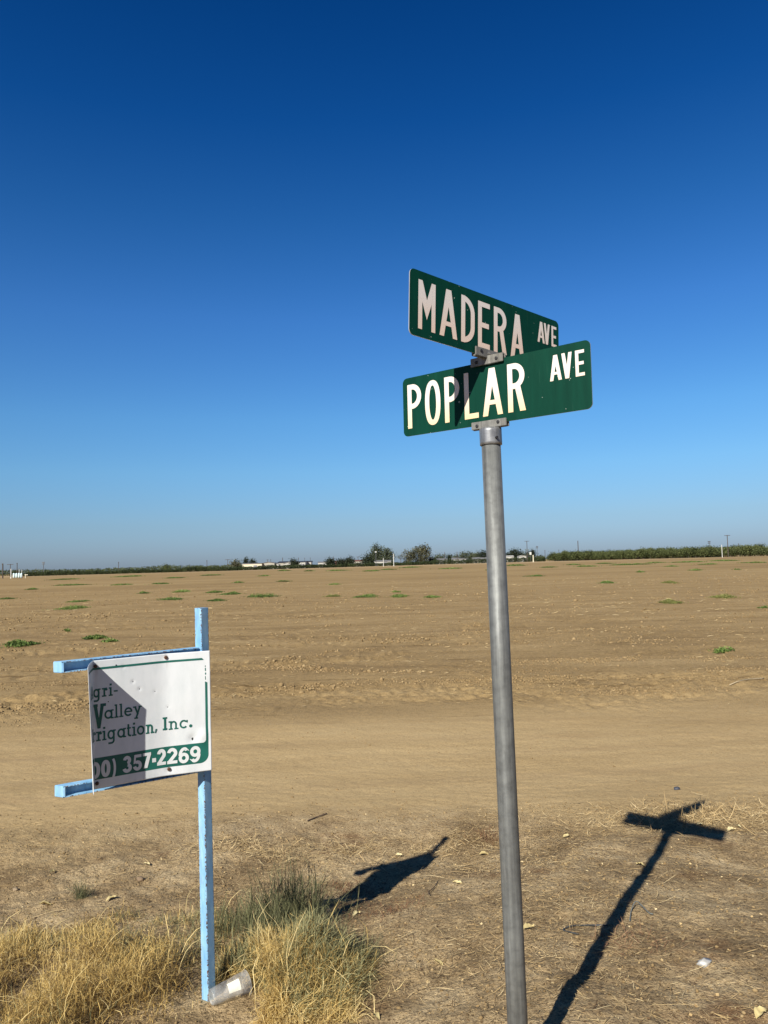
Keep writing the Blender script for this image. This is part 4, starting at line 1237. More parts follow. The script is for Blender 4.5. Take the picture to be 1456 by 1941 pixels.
WEEDS = [
 (40, 1218, 84, 14, "wide weed patch at the left edge beside the upper blue arm's height"), (180, 1207, 60, 9, "weed patch right above the torn sign panel"), (212, 1214, 46, 6, "thin weed streak touching the patch above the torn panel"),
 (128, 1195, 18, 3, "tiny weed left of the patch above the torn panel"), (144, 1150, 62, 9, "broad weed patch with a smaller one just behind it, left of the blue post"), (152, 1139, 36, 4, "small weed just behind the broad patch left of the blue post"),
 (62, 1116, 26, 4, "small weed below the pale tanks"), (15, 1134, 30, 4, "weed cut by the left edge of the picture"), (272, 1122.5, 26, 6, "small dense weed, leftmost of the row behind the blue post"),
 (341, 1120, 36, 6, "medium weed behind the longer patch left of the blue post top"), (330, 1134, 58, 6, "long flat weed patch nearest the left of the blue post top"), (409, 1121, 38, 5, "weed overlapping the left end of a larger patch beyond the blue post"),
 (437, 1124, 46, 8, "larger weed patch just right beyond the blue post top"), (405, 1137, 44, 4, "thin weed streak partly behind the blue post top"), (495, 1128, 70, 11, "largest and densest weed patch right of the blue post"),
 (632, 1129, 32, 6, "yellowish weed left of a long green patch in mid field"), (691, 1129, 66, 8, "long green weed patch in the middle of the field"), (751, 1121, 22, 4, "small weed just behind the oval patch near the pole"),
 (759, 1129, 38, 7, "oval weed patch between the long patch and the pole"), (823, 1131, 44, 5, "flat weed patch nearest the left of the steel pole"), (136, 1108, 76, 3, "long thin weed streak far off below the left poles"),
 (233, 1107.5, 44, 3, "thin weed streak far off behind the leftmost row weed"), (304, 1106, 32, 3, "short weed streak far off behind the medium weed"), (453, 1103, 22, 4, "small weed far off below the warehouse bush"),
 (536, 1101.5, 26, 3, "small weed far off below the warehouse roofs"), (634, 1107, 24, 3, "brownish weed streak below the round dark trees"), (1270, 1139, 46, 11, "yellow-green bushy weed, leftmost of the bright pair at right"),
 (1371, 1129, 52, 9, "yellow-green spreading weed, farther of the bright pair at right"), (1373, 1233, 50, 9, "dark green weed closest to the right edge of the dirt track"), (1150, 1103, 34, 6, "dark weed in the open field right of the pole"),
 (1272, 1103, 40, 6, "dark weed behind the yellow-green pair"), (1014, 1091, 38, 4, "weed just right of the steel pole far off"), (1214, 1083, 16, 5, "small upright weed in front of the orchard"),
 (1317, 1080, 28, 4, "weed in front of the orchard below the white standpipe"), (1397, 1079, 12, 3, "tiny weed in front of the orchard's right end"), (1110, 1073, 44, 3, "longest weed streak along the field edge before the orchard, left part"),
 (1180, 1070, 50, 3.5, "weed streak along the field edge before the middle of the orchard"), (1215, 1069, 40, 3, "weed streak overlapping the middle streak before the orchard"), (1300, 1065, 70, 3, "long weed streak below the white pipe at the orchard's edge"),
 (1385, 1062, 60, 3, "weed streak at the foot of the tall crossarm pole"), (980, 1071, 46, 4, "weed streak below the white houses right of the pole"), (705, 1082, 30, 2.4, "faint weed streak below the tall gum trees"),
 (585, 1082, 18, 2.4, "faint weed streak below the single round tree"), (540, 1081, 28, 3, "weed streak below the long dark-roofed building"), (860, 1077, 60, 2.4, "faint weed streak just left of the steel pole, far off"),
 (640, 1081, 44, 2.4, "faint weed streak below the red-brown shed"), (250, 1092, 60, 3, "weed streak at the far left field edge before the vineyard"), (400, 1090, 40, 2.4, "short weed streak before the vineyard left of the blue post"),
 (1445, 1152, 20, 3, "dark weed cut by the right edge of the picture"), (505, 1091, 26, 2.4, "small weed streak below the warehouse"), (780, 1075, 44, 2.4, "faint weed streak below the pale gum trees"),
 (1085, 1070, 36, 2.2, "short weed streak before the first trees of the orchard"), (1140, 1068, 46, 2.2, "weed streak just behind the one before the middle of the orchard"), (1245, 1066, 40, 2.2, "short weed streak close to the low crop row's middle"),
 (1275, 1073, 26, 2.4, "dark little weed before the right half of the orchard"), (1345, 1069, 34, 2.4, "weed streak in front of the tall white standpipe"), (1430, 1066, 44, 2.6, "weed streak before the right end of the orchard"),
 (1040, 1075, 30, 2.2, "weed streak before the thick beige standpipe"), (930, 1080, 30, 2.2, "faint weed crossing behind the steel pole"), (740, 1079, 34, 2.2, "faint weed streak below the tall white standpipe"),
 (330, 1095, 40, 2.6, "weed streak before the vineyard above the medium weed"), (120, 1098, 50, 2.4, "weed streak right of the pale tanks by the vineyard")]
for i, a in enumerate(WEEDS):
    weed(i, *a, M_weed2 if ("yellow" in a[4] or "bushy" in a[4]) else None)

# ---------------------------------------------------------------- far side of the field
FAR = [(-400, 430), (0, 435), (430, 435), (640, 490), (860, 520), (1000, 540), (1060, 530), (1200, 500), (1400, 425), (1700, 350)]
def far_y(px): return float(np.interp(px, [a for a, _ in FAR], [b for _, b in FAR]))
def at_px(px, y, back=0.0):
    """ground point far off in the direction of photo column px at distance y"""
    p = on_y(px, 1068 - (px - 728) * .0278, y); return Vector((p.x, p.y, gz(p.x, p.y)))
def z_at(px, py, y): return on_y(px, py, y).z

M_fol = {k: tint_mat("foliage_" + k, s, .75, .2) for k, s in {
    "orchard": [(0, (.012, .019, .007)), (.5, (.060, .075, .024)), (1, (.15, .165, .060))],
    "dark": [(0, (.008, .013, .007)), (.5, (.020, .028, .014)), (1, (.045, .055, .026))],
    "gum": [(0, (.018, .024, .012)), (.5, (.058, .070, .038)), (1, (.12, .135, .078))],
    "brown": [(0, (.022, .024, .013)), (.5, (.070, .072, .038)), (1, (.16, .15, .085))],
    "vine": [(0, (.010, .016, .006)), (.5, (.030, .042, .014)), (1, (.075, .092, .034))]}.items()}
M_bark = plain_mat("tree_bark", (.10, .08, .06), .9, 0, .3, 3)

def crown_mesh(name, lobes, n, leaf, mat, seed, parent):
    """leaf faces gathered in clumps through a set of ellipsoid lobes (cx,cy,cz,rx,ry,rz)"""
    q = np.random.default_rng(seed); lobes = np.array(lobes, float)
    vol = lobes[:, 3] * lobes[:, 4] * lobes[:, 5]; nc = max(14, n // 22)
    li = q.choice(len(lobes), nc, p=vol / vol.sum())
    d = q.normal(0, 1, (nc, 3)); d /= np.linalg.norm(d, axis=1)[:, None]
    rr = q.uniform(.30, 1.0, nc)[:, None] ** .7
    cc = lobes[li, :3] + d * rr * lobes[li, 3:]
    ct = q.normal(.48, .24, nc)
    ci = q.integers(0, nc, n)
    pos = cc[ci] + q.normal(0, 1, (n, 3)) * leaf * 1.5
    pos[:, 2] = np.maximum(pos[:, 2], .12)
    V, F = quads(pos, q.uniform(.6, 1.3, n) * leaf, q.uniform(.5, 1.0, n) * leaf, seed + 1)
    t = np.clip(ct[ci] + q.normal(0, .12, n), 0, 1)
    return np_mesh(name, V, F, mat, parent, np.repeat(t, 4))

def tree(name, label, cat, px, top, y, lobes, n, leaf, fol, trunk=(.2, .5), seed=1, group=None, limbs=3):
    """lobes in units of the tree's height; placed on the ground at photo column px, top at photo row top"""
    p = at_px(px, y); H = z_at(px, top, y) - p.z
    t0 = thing(name, label, cat, p, group)
    L = [tuple(c * H for c in l) for l in lobes]
    bm = bmesh.new(); r0 = trunk[0]; th = trunk[1] * H
    q = random.Random(seed)
    bm_tube(bm, [(0, 0, -.3), (q.uniform(-.1, .1), 0, th * .5), (0, 0, th)], [r0 * 1.25, r0, r0 * .75], 8)
    for k in range(limbs):
        l = L[k % len(L)]; e = Vector(l[:3])
        bm_tube(bm, [(0, 0, th * .8), tuple(Vector((0, 0, th)).lerp(e, .5) + Vector((0, 0, .03 * H))), tuple(e)], [r0 * .6, r0 * .4, r0 * .15], 6)
    obj("trunk", bm, M_bark, t0)
    crown_mesh("crown", L, int(n * 3.2), leaf, M_fol[fol], seed, t0)
    return t0

# orchard on the right: five rows of single trees, four shapes shared by all
def orchard():
    protos = []
    for k in range(5):
        q = random.Random(500 + k); H = 5.6
        lob = [(q.uniform(-.9, .9), q.uniform(-.9, .9), H * q.uniform(.42, .72), q.uniform(1.3, 2.0), q.uniform(1.3, 2.0), q.uniform(1.0, 1.5)) for _ in range(5)] + [(0, 0, H * .5, 2.3, 2.3, 1.7)]
        t0 = thing("orchard_tree", "leafy green orchard tree with a low round crown in the planted rows at right", "tree", (0, 0, 0), "orchard trees in rows at the right of the field")
        bm = bmesh.new(); bm_tube(bm, [(0, 0, -.3), (0, 0, .9), (.1, 0, 2.4)], [.19, .16, .10], 7)
        for a in range(4): bm_tube(bm, [(0, 0, .9), (math.cos(a * 1.6 + k) * .8, math.sin(a * 1.6 + k) * .8, 2.4)], [.10, .05], 5)
        obj("trunk", bm, M_bark, t0)
        crown_mesh("crown", lob, 1500, .46, M_fol["orchard"], 510 + k, t0)
        protos.append(t0)
    A, B = at_px(1030, 540), at_px(1480, 402)
    step = (B - A).normalized(); nrm = Vector((-step.y, step.x, 0)); nrm = nrm if nrm.y > 0 else -nrm
    n = int((B - A).length / 5.2) + 3; used = set(); q = random.Random(77)
    for row in range(5):
        for i in range(n):
            p = A + step * (i * 5.2 + q.uniform(-.4, .4) + (2.6 if row % 2 else 0)) + nrm * (row * 6.2 + q.uniform(-.4, .4))
            p.z = gz(p.x, p.y)
            k = q.randrange(5); frac = i / n
            s = (1.10 - .12 * frac) * q.uniform(.88, 1.1)
            s *= q.choice((.9, 1, 1, 1.12)); s *= .8 if i == 0 else 1
            if k not in used:
                used.add(k); o = protos[k]; o.location = p; o.rotation_euler = (0, 0, q.uniform(0, 6.28)); o.scale = (s, s, s)
            else: copy_thing(protos[k], p, q.uniform(0, 6.28), s)
orchard()

def strip(name, px0, px1, yoff, height, depth, leaf, n, fol, label, cat, seed, spacing=2.6, y_abs=None, fade=.25):
    """a long planted strip of foliage, too fine to count"""
    q = np.random.default_rng(seed)
    px = q.uniform(px0, px1, n)
    y = np.array([(far_y(a) if y_abs is None else y_abs) for a in px]) + yoff + q.uniform(0, depth, n)
    x = np.array([on_y(a, 1068 - (a - 728) * .0278, b).x for a, b in zip(px, y)])
    if not np.isscalar(height): height = np.interp(px, [a for a, _ in height], [b for _, b in height])
    hh = height * (.78 + .22 * noise2(x / spacing, y / 6.0, seed)) * (.9 + .18 * noise2(x / 14, y * 0, seed + 3))
    z = q.random(n) ** .8 * hh
    c = np.stack([x, y, ghf(x, y, False) + z], 1)
    V, F = quads(c, q.uniform(.6, 1.3, n) * leaf, q.uniform(.5, 1.1, n) * leaf, seed + 1)
    t = np.clip(.45 + .25 * noise2(x / spacing * 1.3, y / 5, seed + 5) + q.normal(0, .14, n), 0, 1)
    o = np_mesh(name, V, F, M_fol[fol], None, np.repeat(t, 4))
    return tag(o, label, cat, kind="stuff")
strip("vineyard_rows", 44, 1034, 0, [(44, 3.0), (200, 2.5), (430, 3.3), (540, 3.4), (640, 3.2), (740, 3.3), (860, 4.0), (1034, 4.2)], 9, .45, 60000, "vine", "low dense green vineyard rows along the far edge of the field", "vineyard", 601)
strip("distant_orchard", -60, 470, 0, 6.3, 30, .8, 18000, "orchard", "far dark orchard band behind the vineyard at left", "orchard", 611, y_abs=720)
strip("low_crop_row", 1050, 1372, -9, 1.0, 4, .32, 6000, "dark", "low dark green crop row at the foot of the orchard", "crop row", 621)
strip("distant_scrub", 470, 1030, 0, 3.4, 20, .8, 5000, "dark", "far dark scrub line showing between the houses", "scrub", 631, y_abs=760)

B = lambda *l: list(l)
round_l = [(0, 0, .55, .42, .42, .42), (-.22, 0, .45, .25, .3, .3), (.22, 0, .45, .25, .3, .3)]
tree("bushy_tree", "brownish bushy tree at the left end of the cream warehouse", "tree", 447.5, 1060.5, 520, [(0, 0, .6, .36, .35, .36), (-.28, 0, .7, .18, .2, .2), (.25, 0, .72, .2, .2, .2), (.08, 0, .3, .36, .35, .3)], 360, .7, "brown", (.25, .5), 701)
for px, top, wd, lab in ((467, 1055.5, .15, "tallest thin cypress above the cream warehouse roof"), (477.5, 1059, .14, "middle thin cypress above the cream warehouse roof"), (482.5, 1061.5, .13, "shortest thin cypress above the cream warehouse roof")):
    tree("cypress", lab, "cypress", px, top, 560, [(0, 0, .30, wd, wd, .3), (0, 0, .55, wd * .9, wd * .9, .3), (0, 0, .8, wd * .5, wd * .5, .2)], 420, .6, "dark", (.18, .4), int(px), "thin cypresses above the warehouse", 1)
for px, top, lab in ((557, 1062, "single small round tree among the warehouse roofs"), (626, 1058.5, "leftmost round dark tree of the three by the red-brown shed"), (647.5, 1059.5, "smallest round dark tree of the three by the red-brown shed"), (663.5, 1056, "rightmost and tallest round dark tree of the three by the shed")):
    tree("round_tree", lab, "tree", px, top, 530, round_l, 380, .75, "dark", (.22, .4), int(px), "round dark trees along the houses")
tree("broad_tree", "dark green broad tree at the left foot of the tall gum trees", "tree", 698, 1050, 540, [(0, 0, .55, .5, .4, .42), (-.35, 0, .4, .35, .35, .35), (.3, 0, .45, .4, .4, .4)], 560, .8, "dark", (.3, .4), 731)
gum = [(0, 0, .72, .24, .24, .26), (-.16, 0, .55, .22, .22, .28), (.16, 0, .58, .22, .22, .3), (.02, 0, .35, .28, .25, .3), (-.08, 0, .85, .14, .14, .14)]
tree("gum_tree", "tallest grey-green gum tree left of the white standpipe", "tree", 716, 1032.5, 560, gum, 900, .8, "gum", (.45, .6), 741, None, 4)
tree("gum_tree", "grey-green gum tree leaning against the tallest one, nearest the white standpipe", "tree", 734, 1039, 556, [(0, 0, .7, .26, .26, .27), (-.12, 0, .45, .26, .26, .35), (.2, 0, .5, .2, .2, .35), (.05, 0, .2, .3, .25, .2)], 760, .8, "gum", (.4, .6), 742, None, 4)
tree("bare_tree", "thin almost leafless tree left of the pale gum trees", "tree", 760, 1050, 540, [(0, 0, .8, .2, .2, .15), (-.2, 0, .7, .12, .12, .2), (.22, 0, .75, .12, .12, .2)], 60, .5, "brown", (.22, .6), 751, None, 5)
tree("gum_tree", "sparse brownish gum tree at the left of the broad pale one", "tree", 776, 1042, 545, [(0, 0, .75, .28, .25, .2), (-.35, 0, .66, .2, .2, .2), (.2, 0, .5, .25, .25, .3), (-.15, 0, .4, .25, .25, .25)], 420, .75, "brown", (.3, .6), 752, None, 4)
tree("gum_tree", "broad brownish-green gum tree right of the sparse one", "tree", 799, 1033, 550, [(0, 0, .75, .28, .26, .2), (.24, 0, .78, .22, .22, .2), (-.25, 0, .6, .2, .2, .28), (.15, 0, .45, .34, .3, .3), (-.05, 0, .25, .3, .25, .25)], 950, .8, "brown", (.45, .6), 753, None, 4)
tree("conifer", "narrow dark tree right behind the broad gum tree", "tree", 817, 1053, 560, [(0, 0, .45, .25, .25, .45), (.2, 0, .4, .18, .2, .4)], 260, .7, "dark", (.2, .4), 761)
tree("broad_tree", "flat-topped dark tree between the broad gum tree and the pole", "tree", 832, 1052, 570, [(0, 0, .6, .45, .4, .36), (.45, 0, .6, .35, .3, .34), (-.35, 0, .55, .3, .3, .36)], 380, .75, "gum", (.22, .4), 762)
tree("conifer", "left one of the small pointed pair left of the pole", "tree", 850.5, 1051, 570, [(0, 0, .45, .16, .16, .45), (0, 0, .75, .1, .1, .25)], 180, .6, "dark", (.16, .4), 763)
tree("conifer", "right one of the small pointed pair left of the pole", "tree", 854.5, 1052, 572, [(0, 0, .45, .16, .16, .45), (0, 0, .75, .1, .1, .25)], 180, .6, "dark", (.16, .4), 764)
tree("broad_tree", "low rounded bush tree beyond the pointed pair", "tree", 865, 1052.5, 565, round_l, 300, .7, "gum", (.2, .4), 765)
tree("broad_tree", "spreading grey-green tree, left of the pair beside the pole", "tree", 884, 1047, 560, [(0, 0, .6, .5, .4, .38), (-.4, 0, .7, .25, .25, .25), (.35, 0, .5, .35, .35, .35)], 480, .75, "gum", (.25, .4), 766)
tree("broad_tree", "spreading grey-green tree, right of the pair beside the pole", "tree", 900, 1047, 566, [(0, 0, .6, .42, .4, .38), (.3, 0, .55, .3, .3, .35)], 420, .75, "gum", (.25, .4), 767)
tree("broad_tree", "dark tree partly hidden by the left side of the pole", "tree", 916, 1045, 560, [(0, 0, .6, .4, .4, .38), (.3, 0, .55, .3, .3, .35)], 420, .75, "dark", (.25, .4), 768)
tree("broad_tree", "tall domed dark tree right of the pole behind the white houses", "tree", 976, 1040, 590, [(0, 0, .72, .28, .28, .26), (-.2, 0, .5, .3, .3, .35), (.22, 0, .5, .3, .3, .35)], 620, .8, "dark", (.35, .4), 769)
tree("broad_tree", "low dark tree at the left of the tall domed one", "tree", 964, 1047.5, 594, round_l, 320, .75, "dark", (.25, .4), 770)
tree("broad_tree", "low dark tree at the right of the tall domed one", "tree", 988, 1049, 586, round_l, 320, .75, "dark", (.25, .4), 771)
tree("broad_tree", "bushy tree left of the pointed cypress right of the pole", "tree", 999.5, 1046, 580, round_l, 320, .75, "gum", (.22, .4), 772)
tree("cypress", "pointed dark cypress right of the pole", "cypress", 1010, 1039, 580, [(0, 0, .35, .2, .2, .33), (0, 0, .6, .16, .16, .3), (0, 0, .82, .09, .09, .18)], 420, .6, "dark", (.22, .4), 773, None, 1)
tree("broad_tree", "low bush where the orchard begins", "tree", 1022, 1053, 560, round_l, 260, .7, "gum", (.2, .4), 774)
tree("broad_tree", "small dome tree far above the left vineyard", "tree", 315, 1070, 760, [(0, 0, .5, .7, .5, .45), (-.3, 0, .4, .4, .4, .4)], 300, .9, "orchard", (.3, .4), 775)

# buildings
M_cream = plain_mat("cream_metal_wall", (.58, .53, .39), .6, 0, .06, .3)
M_beige = plain_mat("beige_metal_wall", (.34, .32, .26), .6, 0, .06, .3)
M_whit = plain_mat("white_wall", (.40, .39, .35), .6, 0, .06, .3)
M_roofd = plain_mat("dark_grey_roof", (.035, .038, .045), .6, 0, .15, .3)
M_roofg = plain_mat("pale_grey_roof", (.17, .17, .17), .5, 0, .12, .3)
M_shed = plain_mat("red_brown_wall", (.15, .06, .045), .8, 0, .2, .3)
M_win = plain_mat("dark_window_glass", (.03, .035, .045), .2, 0, .2, 1)
def building(name, label, cat, px0, px1, y, top, eave, wall, roof, depth=14, gable='x', windows=0, door=True):
    a, b_ = at_px(px0, y), at_px(px1, y); w = b_.x - a.x; cx = (a.x + b_.x) / 2
    zt = z_at((px0 + px1) / 2, top, y) - a.z; ze = z_at((px0 + px1) / 2, eave, y) - a.z
    t0 = thing(name, label, cat, (cx, y, a.z))
    bm = bmesh.new()
    h = w / 2
    if gable == 'x':        # gable end faces the field
        prof = [(-h, -.3), (h, -.3), (h, ze), (0, zt), (-h, ze)]
        f = [bm.verts.new((x, 0, z)) for x, z in prof]; k = [bm.verts.new((x, depth, z)) for x, z in prof]
        bm.faces.new(f); bm.faces.new(k[::-1])
        for i in (0, 1, 4): bm.faces.new((f[(i + 1) % 5], f[i], k[i], k[(i + 1) % 5]))
        obj("wall", bm, wall, t0)
        bm = bmesh.new()
        for sx in (-1, 1):
            d = Vector((sx * h, 0, ze - zt)); nn = Vector((-(ze - zt) * sx, 0, h)).normalized() * (1)
            nn = Vector((sx * (zt - ze), 0, h)).normalized()
            bm_box(bm, Vector((sx * h / 2 * 1.03, depth / 2, (zt + ze) / 2 - .03 * (zt - ze))) + nn * .12, d * .515, (0, depth / 2 + .4, 0), nn * .08)
        obj("roof", bm, roof, t0)
    else:                    # long side faces the field
        prof = [(0, -.3), (0, ze), (depth / 2, zt), (depth, ze), (depth, -.3)]
        f = [bm.verts.new((-h, yy, z)) for yy, z in prof]; k = [bm.verts.new((h, yy, z)) for yy, z in prof]
        bm.faces.new(f); bm.faces.new(k[::-1]); bm.faces.new((f[0], k[0], k[1], f[1])); bm.faces.new((f[3], k[3], k[4], f[4]))
        obj("wall", bm, wall, t0)
        bm = bmesh.new()
        for s_ in (0, 1):
            y0, z0, y1, z1 = (0, ze, depth / 2, zt) if s_ == 0 else (depth, ze, depth / 2, zt)
            d = Vector((0, y1 - y0, z1 - z0)); nn = Vector((0, -(z1 - z0), (y1 - y0))); nn = nn.normalized() * (1 if nn.z > 0 else -1)
            bm_box(bm, Vector((0, (y0 + y1) / 2 - d.y * .02, (z0 + z1) / 2 - d.z * .02)) + nn * .12, (h + .4, 0, 0), d * .53, nn * .08)
        obj("roof", bm, roof, t0)
    for i in range(windows):
        bm = bmesh.new(); x = -h + w * (i + .5) / windows
        bm_box(bm, (x, -.03, ze * .55), (.45, 0, 0), (0, .05, 0), (0, 0, .4)); obj("window", bm, M_win, t0)
    if door:
        bm = bmesh.new(); bm_box(bm, (h * .35, -.03, 1.4), (min(1.3, w * .12), 0, 0), (0, .05, 0), (0, 0, 1.5)); obj("door", bm, M_roofg, t0)
    return t0
building("warehouse", "long low cream warehouse with a flat bright wall", "warehouse", 459, 496.3, 520, 1067.8, 1068.4, M_cream, M_roofg, 18, 'y')
building("warehouse", "greyish beige warehouse joined to the right of the cream one", "warehouse", 496.8, 520.5, 524, 1065.5, 1067.4, M_beige, M_roofg, 18, 'x')
building("hoop_shed", "small white rounded shed right of the beige warehouse", "shed", 520.8, 528.5, 526, 1068.6, 1070.5, M_whit, M_whit, 8, 'x', 0, False)
building("packing_house", "long building with a dark low-pitched roof behind the white gable", "building", 527, 556, 560, 1064.2, 1066.4, M_beige, M_roofd, 20, 'y', 4)
building("shed", "white gabled shed in front of the long dark roof", "shed", 537, 558, 530, 1065.6, 1068.4, M_whit, M_whit, 10, 'x', 0)
building("packing_house", "white building with a dark roof right of the single round tree", "building", 561, 579, 545, 1063.8, 1065.4, M_whit, M_roofd, 16, 'y', 3)
building("house", "low house with a dark roof at the right end of the packing buildings", "house", 579.5, 590, 560, 1063.5, 1065.2, M_whit, M_roofd, 10, 'y', 2)
building("house", "small house with a grey roof left of the round dark trees", "house", 603, 619, 560, 1064.6, 1066.3, M_whit, M_roofg, 10, 'y', 2)
building("shed", "red-brown shed between the round dark trees", "shed", 634.5, 655, 550, 1063.2, 1064.6, M_shed, M_shed, 10, 'y', 1)
building("house", "low brown-roofed house right of the tallest round tree", "house", 670, 688, 556, 1061.8, 1063.8, M_beige, M_shed, 10, 'y', 2)
building("house", "white house under the tall gum trees", "house", 710, 741, 535, 1062.2, 1064.4, M_whit, M_roofg, 9, 'y', 3)
building("house", "pale low-roofed house left of the pointed pair of trees", "house", 829, 848, 560, 1058.8, 1061, M_whit, M_roofg, 10, 'y', 2)
building("house", "house with a wide pale grey roof right of the pointed pair", "house", 858, 884, 556, 1057.2, 1060, M_whit, M_roofg, 12, 'y', 3)
building("house", "house with a long grey roof nearest the left of the pole", "house", 897, 925, 552, 1056.6, 1059.6, M_beige, M_roofg, 12, 'y', 3)
building("house", "flat-roofed white house nearest the right of the pole", "house", 953, 974, 565, 1053.4, 1055.0, M_whit, M_whit, 10, 'y', 3)
building("house", "white house block left of the white square board", "house", 984.5, 998, 565, 1053, 1054.4, M_whit, M_whit, 9, 'x', 2)

# poles, lamps, pipes
M_wood = plain_mat("weathered_pole_wood", (.07, .055, .045), .9, 0, .3, 1)
M_steel = plain_mat("grey_mast_steel", (.12, .125, .13), .5, .4, .2, 1)
M_wpipe = plain_mat("white_pipe", (.55, .55, .50), .5, 0, .08, 1)
def upole(px, top, y, label, kind="pole", r=.15, arm=1.5):
    p = at_px(px, y); H = z_at(px, top, y) - p.z
    names = {"pole": ("utility_pole", "utility pole"), "T": ("utility_pole", "utility pole"), "lamp": ("lamp_post", "lamp post"), "flood": ("floodlight_mast", "mast")}
    t0 = thing(names[kind][0], label, names[kind][1], p)
    bm = bmesh.new(); bm_tube(bm, [(0, 0, -.4), (0, 0, H)], [r * 1.35, r * 1.1], 8); obj("pole", bm, M_wood if kind in ("pole", "T") else M_steel, t0)
    if kind in ("T", "pole"):
        bm = bmesh.new(); w = arm if kind == "T" else .28
        bm_box(bm, (0, -.16, H - .35), (w, 0, 0), (0, .08, 0), (0, 0, .11)); obj("crossarm", bm, M_wood, t0)
        for s in (-.9, -.45, .45, .9) if kind == "T" else (-.9, .9):
            bm = bmesh.new(); bm_tube(bm, [(s * w, -.16, H - .24), (s * w, -.16, H + .05)], [.08, .05], 6); obj("insulator", bm, M_steel, t0)
    elif kind == "lamp":
        bm = bmesh.new(); bm_box(bm, (0, -.3, H + .1), (.55, 0, 0), (0, .45, 0), (0, 0, .32)); obj("lamp_head", bm, M_wpipe, t0)
    else:
        for z in (0, -1.0):
            bm = bmesh.new(); bm_box(bm, (0, -.1, H + z), (.8, 0, 0), (0, .2, 0), (0, 0, .28)); obj("lamp_head", bm, M_steel, t0)
    return t0
for a in ((5.3, 1068, 300, "brown wooden pole at the left edge beside the tanks", "pole", .2), (19.5, 1069, 420, "pole with a wide crossarm left of the pale tanks", "T", .15, 1.8), (32.5, 1067, 430, "plain dark pole rising behind the pale tanks", "pole", .17),
          (82.5, 1066, 470, "mast with a double head right of the pale tanks", "flood", .16), (68.5, 1077, 700, "tiny pole beyond the far orchard at left", "pole", .14), (225, 1065, 480, "lone plain pole above the left vineyard", "pole", .15),
          (392.5, 1062, 520, "pole above the blue post", "pole", .14), (432, 1060, 520, "crossarm pole left of the brownish bushy tree", "T", .14, 1.9), (507.6, 1060.5, 600, "short crossarm pole above the beige warehouse", "T", .13, .9),
          (513.5, 1060, 600, "plain pole above the beige warehouse", "pole", .13), (536, 1057, 600, "plain pole above the long dark roof", "pole", .18), (566, 1057, 600, "plain pole right of the single round tree", "pole", .17),
          (578, 1057.5, 640, "thin pole above the white building with the dark roof", "pole", .11), (588.5, 1057, 640, "thinnest pole at the right end of the packing buildings", "pole", .11), (632.5, 1055, 560, "pole right behind the leftmost round dark tree", "pole", .16),
          (679, 1055, 600, "crossarm pole above the brown-roofed house", "T", .15, 1.2), (713, 1046.5, 500, "lamp post with a white head before the tallest gum tree", "lamp", .14), (843.5, 1047, 560, "plain pole above the pale low roof", "pole", .16),
          (867, 1046, 545, "plain pole behind the low rounded bush tree", "pole", .15), (1000, 1025, 530, "tall crossarm pole right of the street sign pole", "T", .17, 1.7), (1019, 1036, 590, "mast with a double head behind the start of the orchard", "flood", .15),
          (1033.6, 1043, 590, "short pole above the first orchard trees", "pole", .15), (1060, 1042, 590, "short pole above the orchard between two taller ones", "pole", .14), (1096.8, 1025, 600, "tall thick plain pole rising behind the orchard", "pole", .26),
          (1345.5, 1026.5, 480, "short mast with a double head above the right orchard", "flood", .14), (1380.5, 1014, 400, "tallest crossarm pole before the right orchard", "T", .17, 1.5), (1401, 1030, 520, "small pole top above the right orchard", "pole", .12)):
    upole(*a)
def standpipe(px, top, y, label, r=.16, mat=None, group=None):
    p = at_px(px, y); H = z_at(px, top, y) - p.z
    bm = bmesh.new(); bm_tube(bm, [(0, 0, -.3), (0, 0, .35), (0, 0, .4), (0, 0, H - .1), (0, 0, H)], [r * 1.5, r * 1.5, r, r, r * .6], 12)
    o = obj("standpipe", bm, mat or M_wpipe, None); o.location = p
    return tag(o, label, "standpipe")
standpipe(727, 1058, 445, "short white standpipe below the tallest gum tree", .17)
standpipe(746.5, 1049.5, 440, "tall white standpipe between the two groups of gum trees", .20)
standpipe(1369, 1032.7, 400, "tall white standpipe left of the tallest crossarm pole", .16)
standpipe(1011, 1052, 470, "thick beige standpipe right of the street sign pole", .34, M_cream)
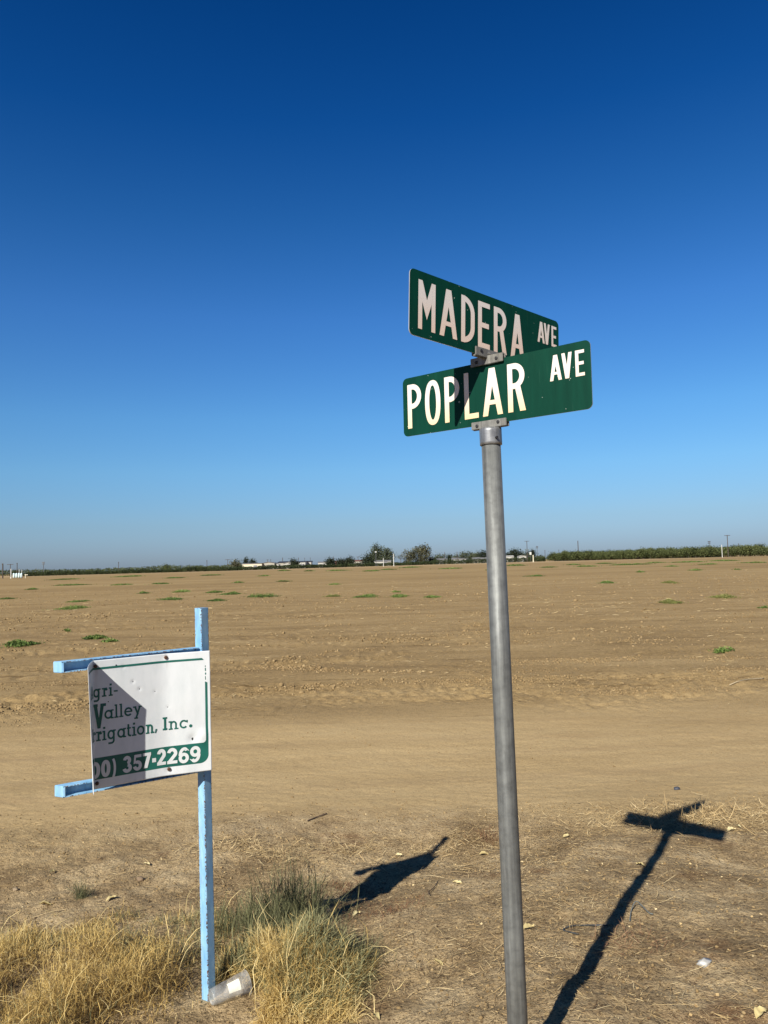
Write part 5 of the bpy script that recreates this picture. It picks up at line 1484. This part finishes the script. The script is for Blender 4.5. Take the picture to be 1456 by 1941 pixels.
standpipe(21, 1078, 282, "white pipe left of the pale tanks", .16)
standpipe(36.5, 1079, 284, "thin white pipe rising behind the third pale tank", .10)
standpipe(41.5, 1080, 284, "thin white pipe rising behind the last pale tank", .10)
def board():
    y = 500; p = at_px(1006, y); z1, z0 = z_at(1006, 1046.5, y) - p.z, z_at(1006, 1051.5, y) - p.z
    t0 = thing("notice_board", "white square board on a post beside the beige standpipe", "board", p)
    bm = bmesh.new(); bm_tube(bm, [(0, 0, -.3), (0, 0, z1)], .08, 8); obj("post", bm, M_steel, t0)
    bm = bmesh.new(); bm_box(bm, (0, -.14, (z0 + z1) / 2), (.62, 0, 0), (0, .04, 0), (0, 0, (z1 - z0) / 2)); obj("panel", bm, M_wpipe, t0)
board()
M_tank = plain_mat("pale_aqua_tank", (.62, .76, .76), .45, 0, .08, 1)
def tank():
    t0 = thing("filter_tank", "pale aqua upright filter tank in the row at the far left field corner", "tank", (0, 0, 0), "pale filter tanks at the left")
    bm = bmesh.new(); bm_tube(bm, [(0, 0, .25), (0, 0, .32), (0, 0, 1.65), (0, 0, 1.85), (0, 0, 1.95)], [.30, .36, .36, .26, .08], 16); obj("shell", bm, M_tank, t0, True)
    for k in range(3):
        bm = bmesh.new(); a = k * 2.094; bm_tube(bm, [(.28 * math.cos(a), .28 * math.sin(a), -.15), (.28 * math.cos(a), .28 * math.sin(a), .4)], .04, 6); obj("leg", bm, M_steel, t0)
    return t0
tk = tank()
for i, px in enumerate((26.5, 31.4, 36.3, 40.8)):
    p = at_px(px, 282)
    if i == 0: tk.location = p
    else: copy_thing(tk, p)
def valve():
    p = at_px(48.5, 280); t0 = thing("valve_stack", "cream valve stack right of the pale tanks", "valve", p)
    bm = bmesh.new(); bm_tube(bm, [(0, 0, -.2), (0, 0, 1.5)], .16, 10); obj("riser", bm, M_cream, t0)
    bm = bmesh.new(); bm_tube(bm, [(-.3, 0, 1.2), (.9, 0, 1.2)], .15, 10); obj("crosspipe", bm, M_cream, t0)
valve()
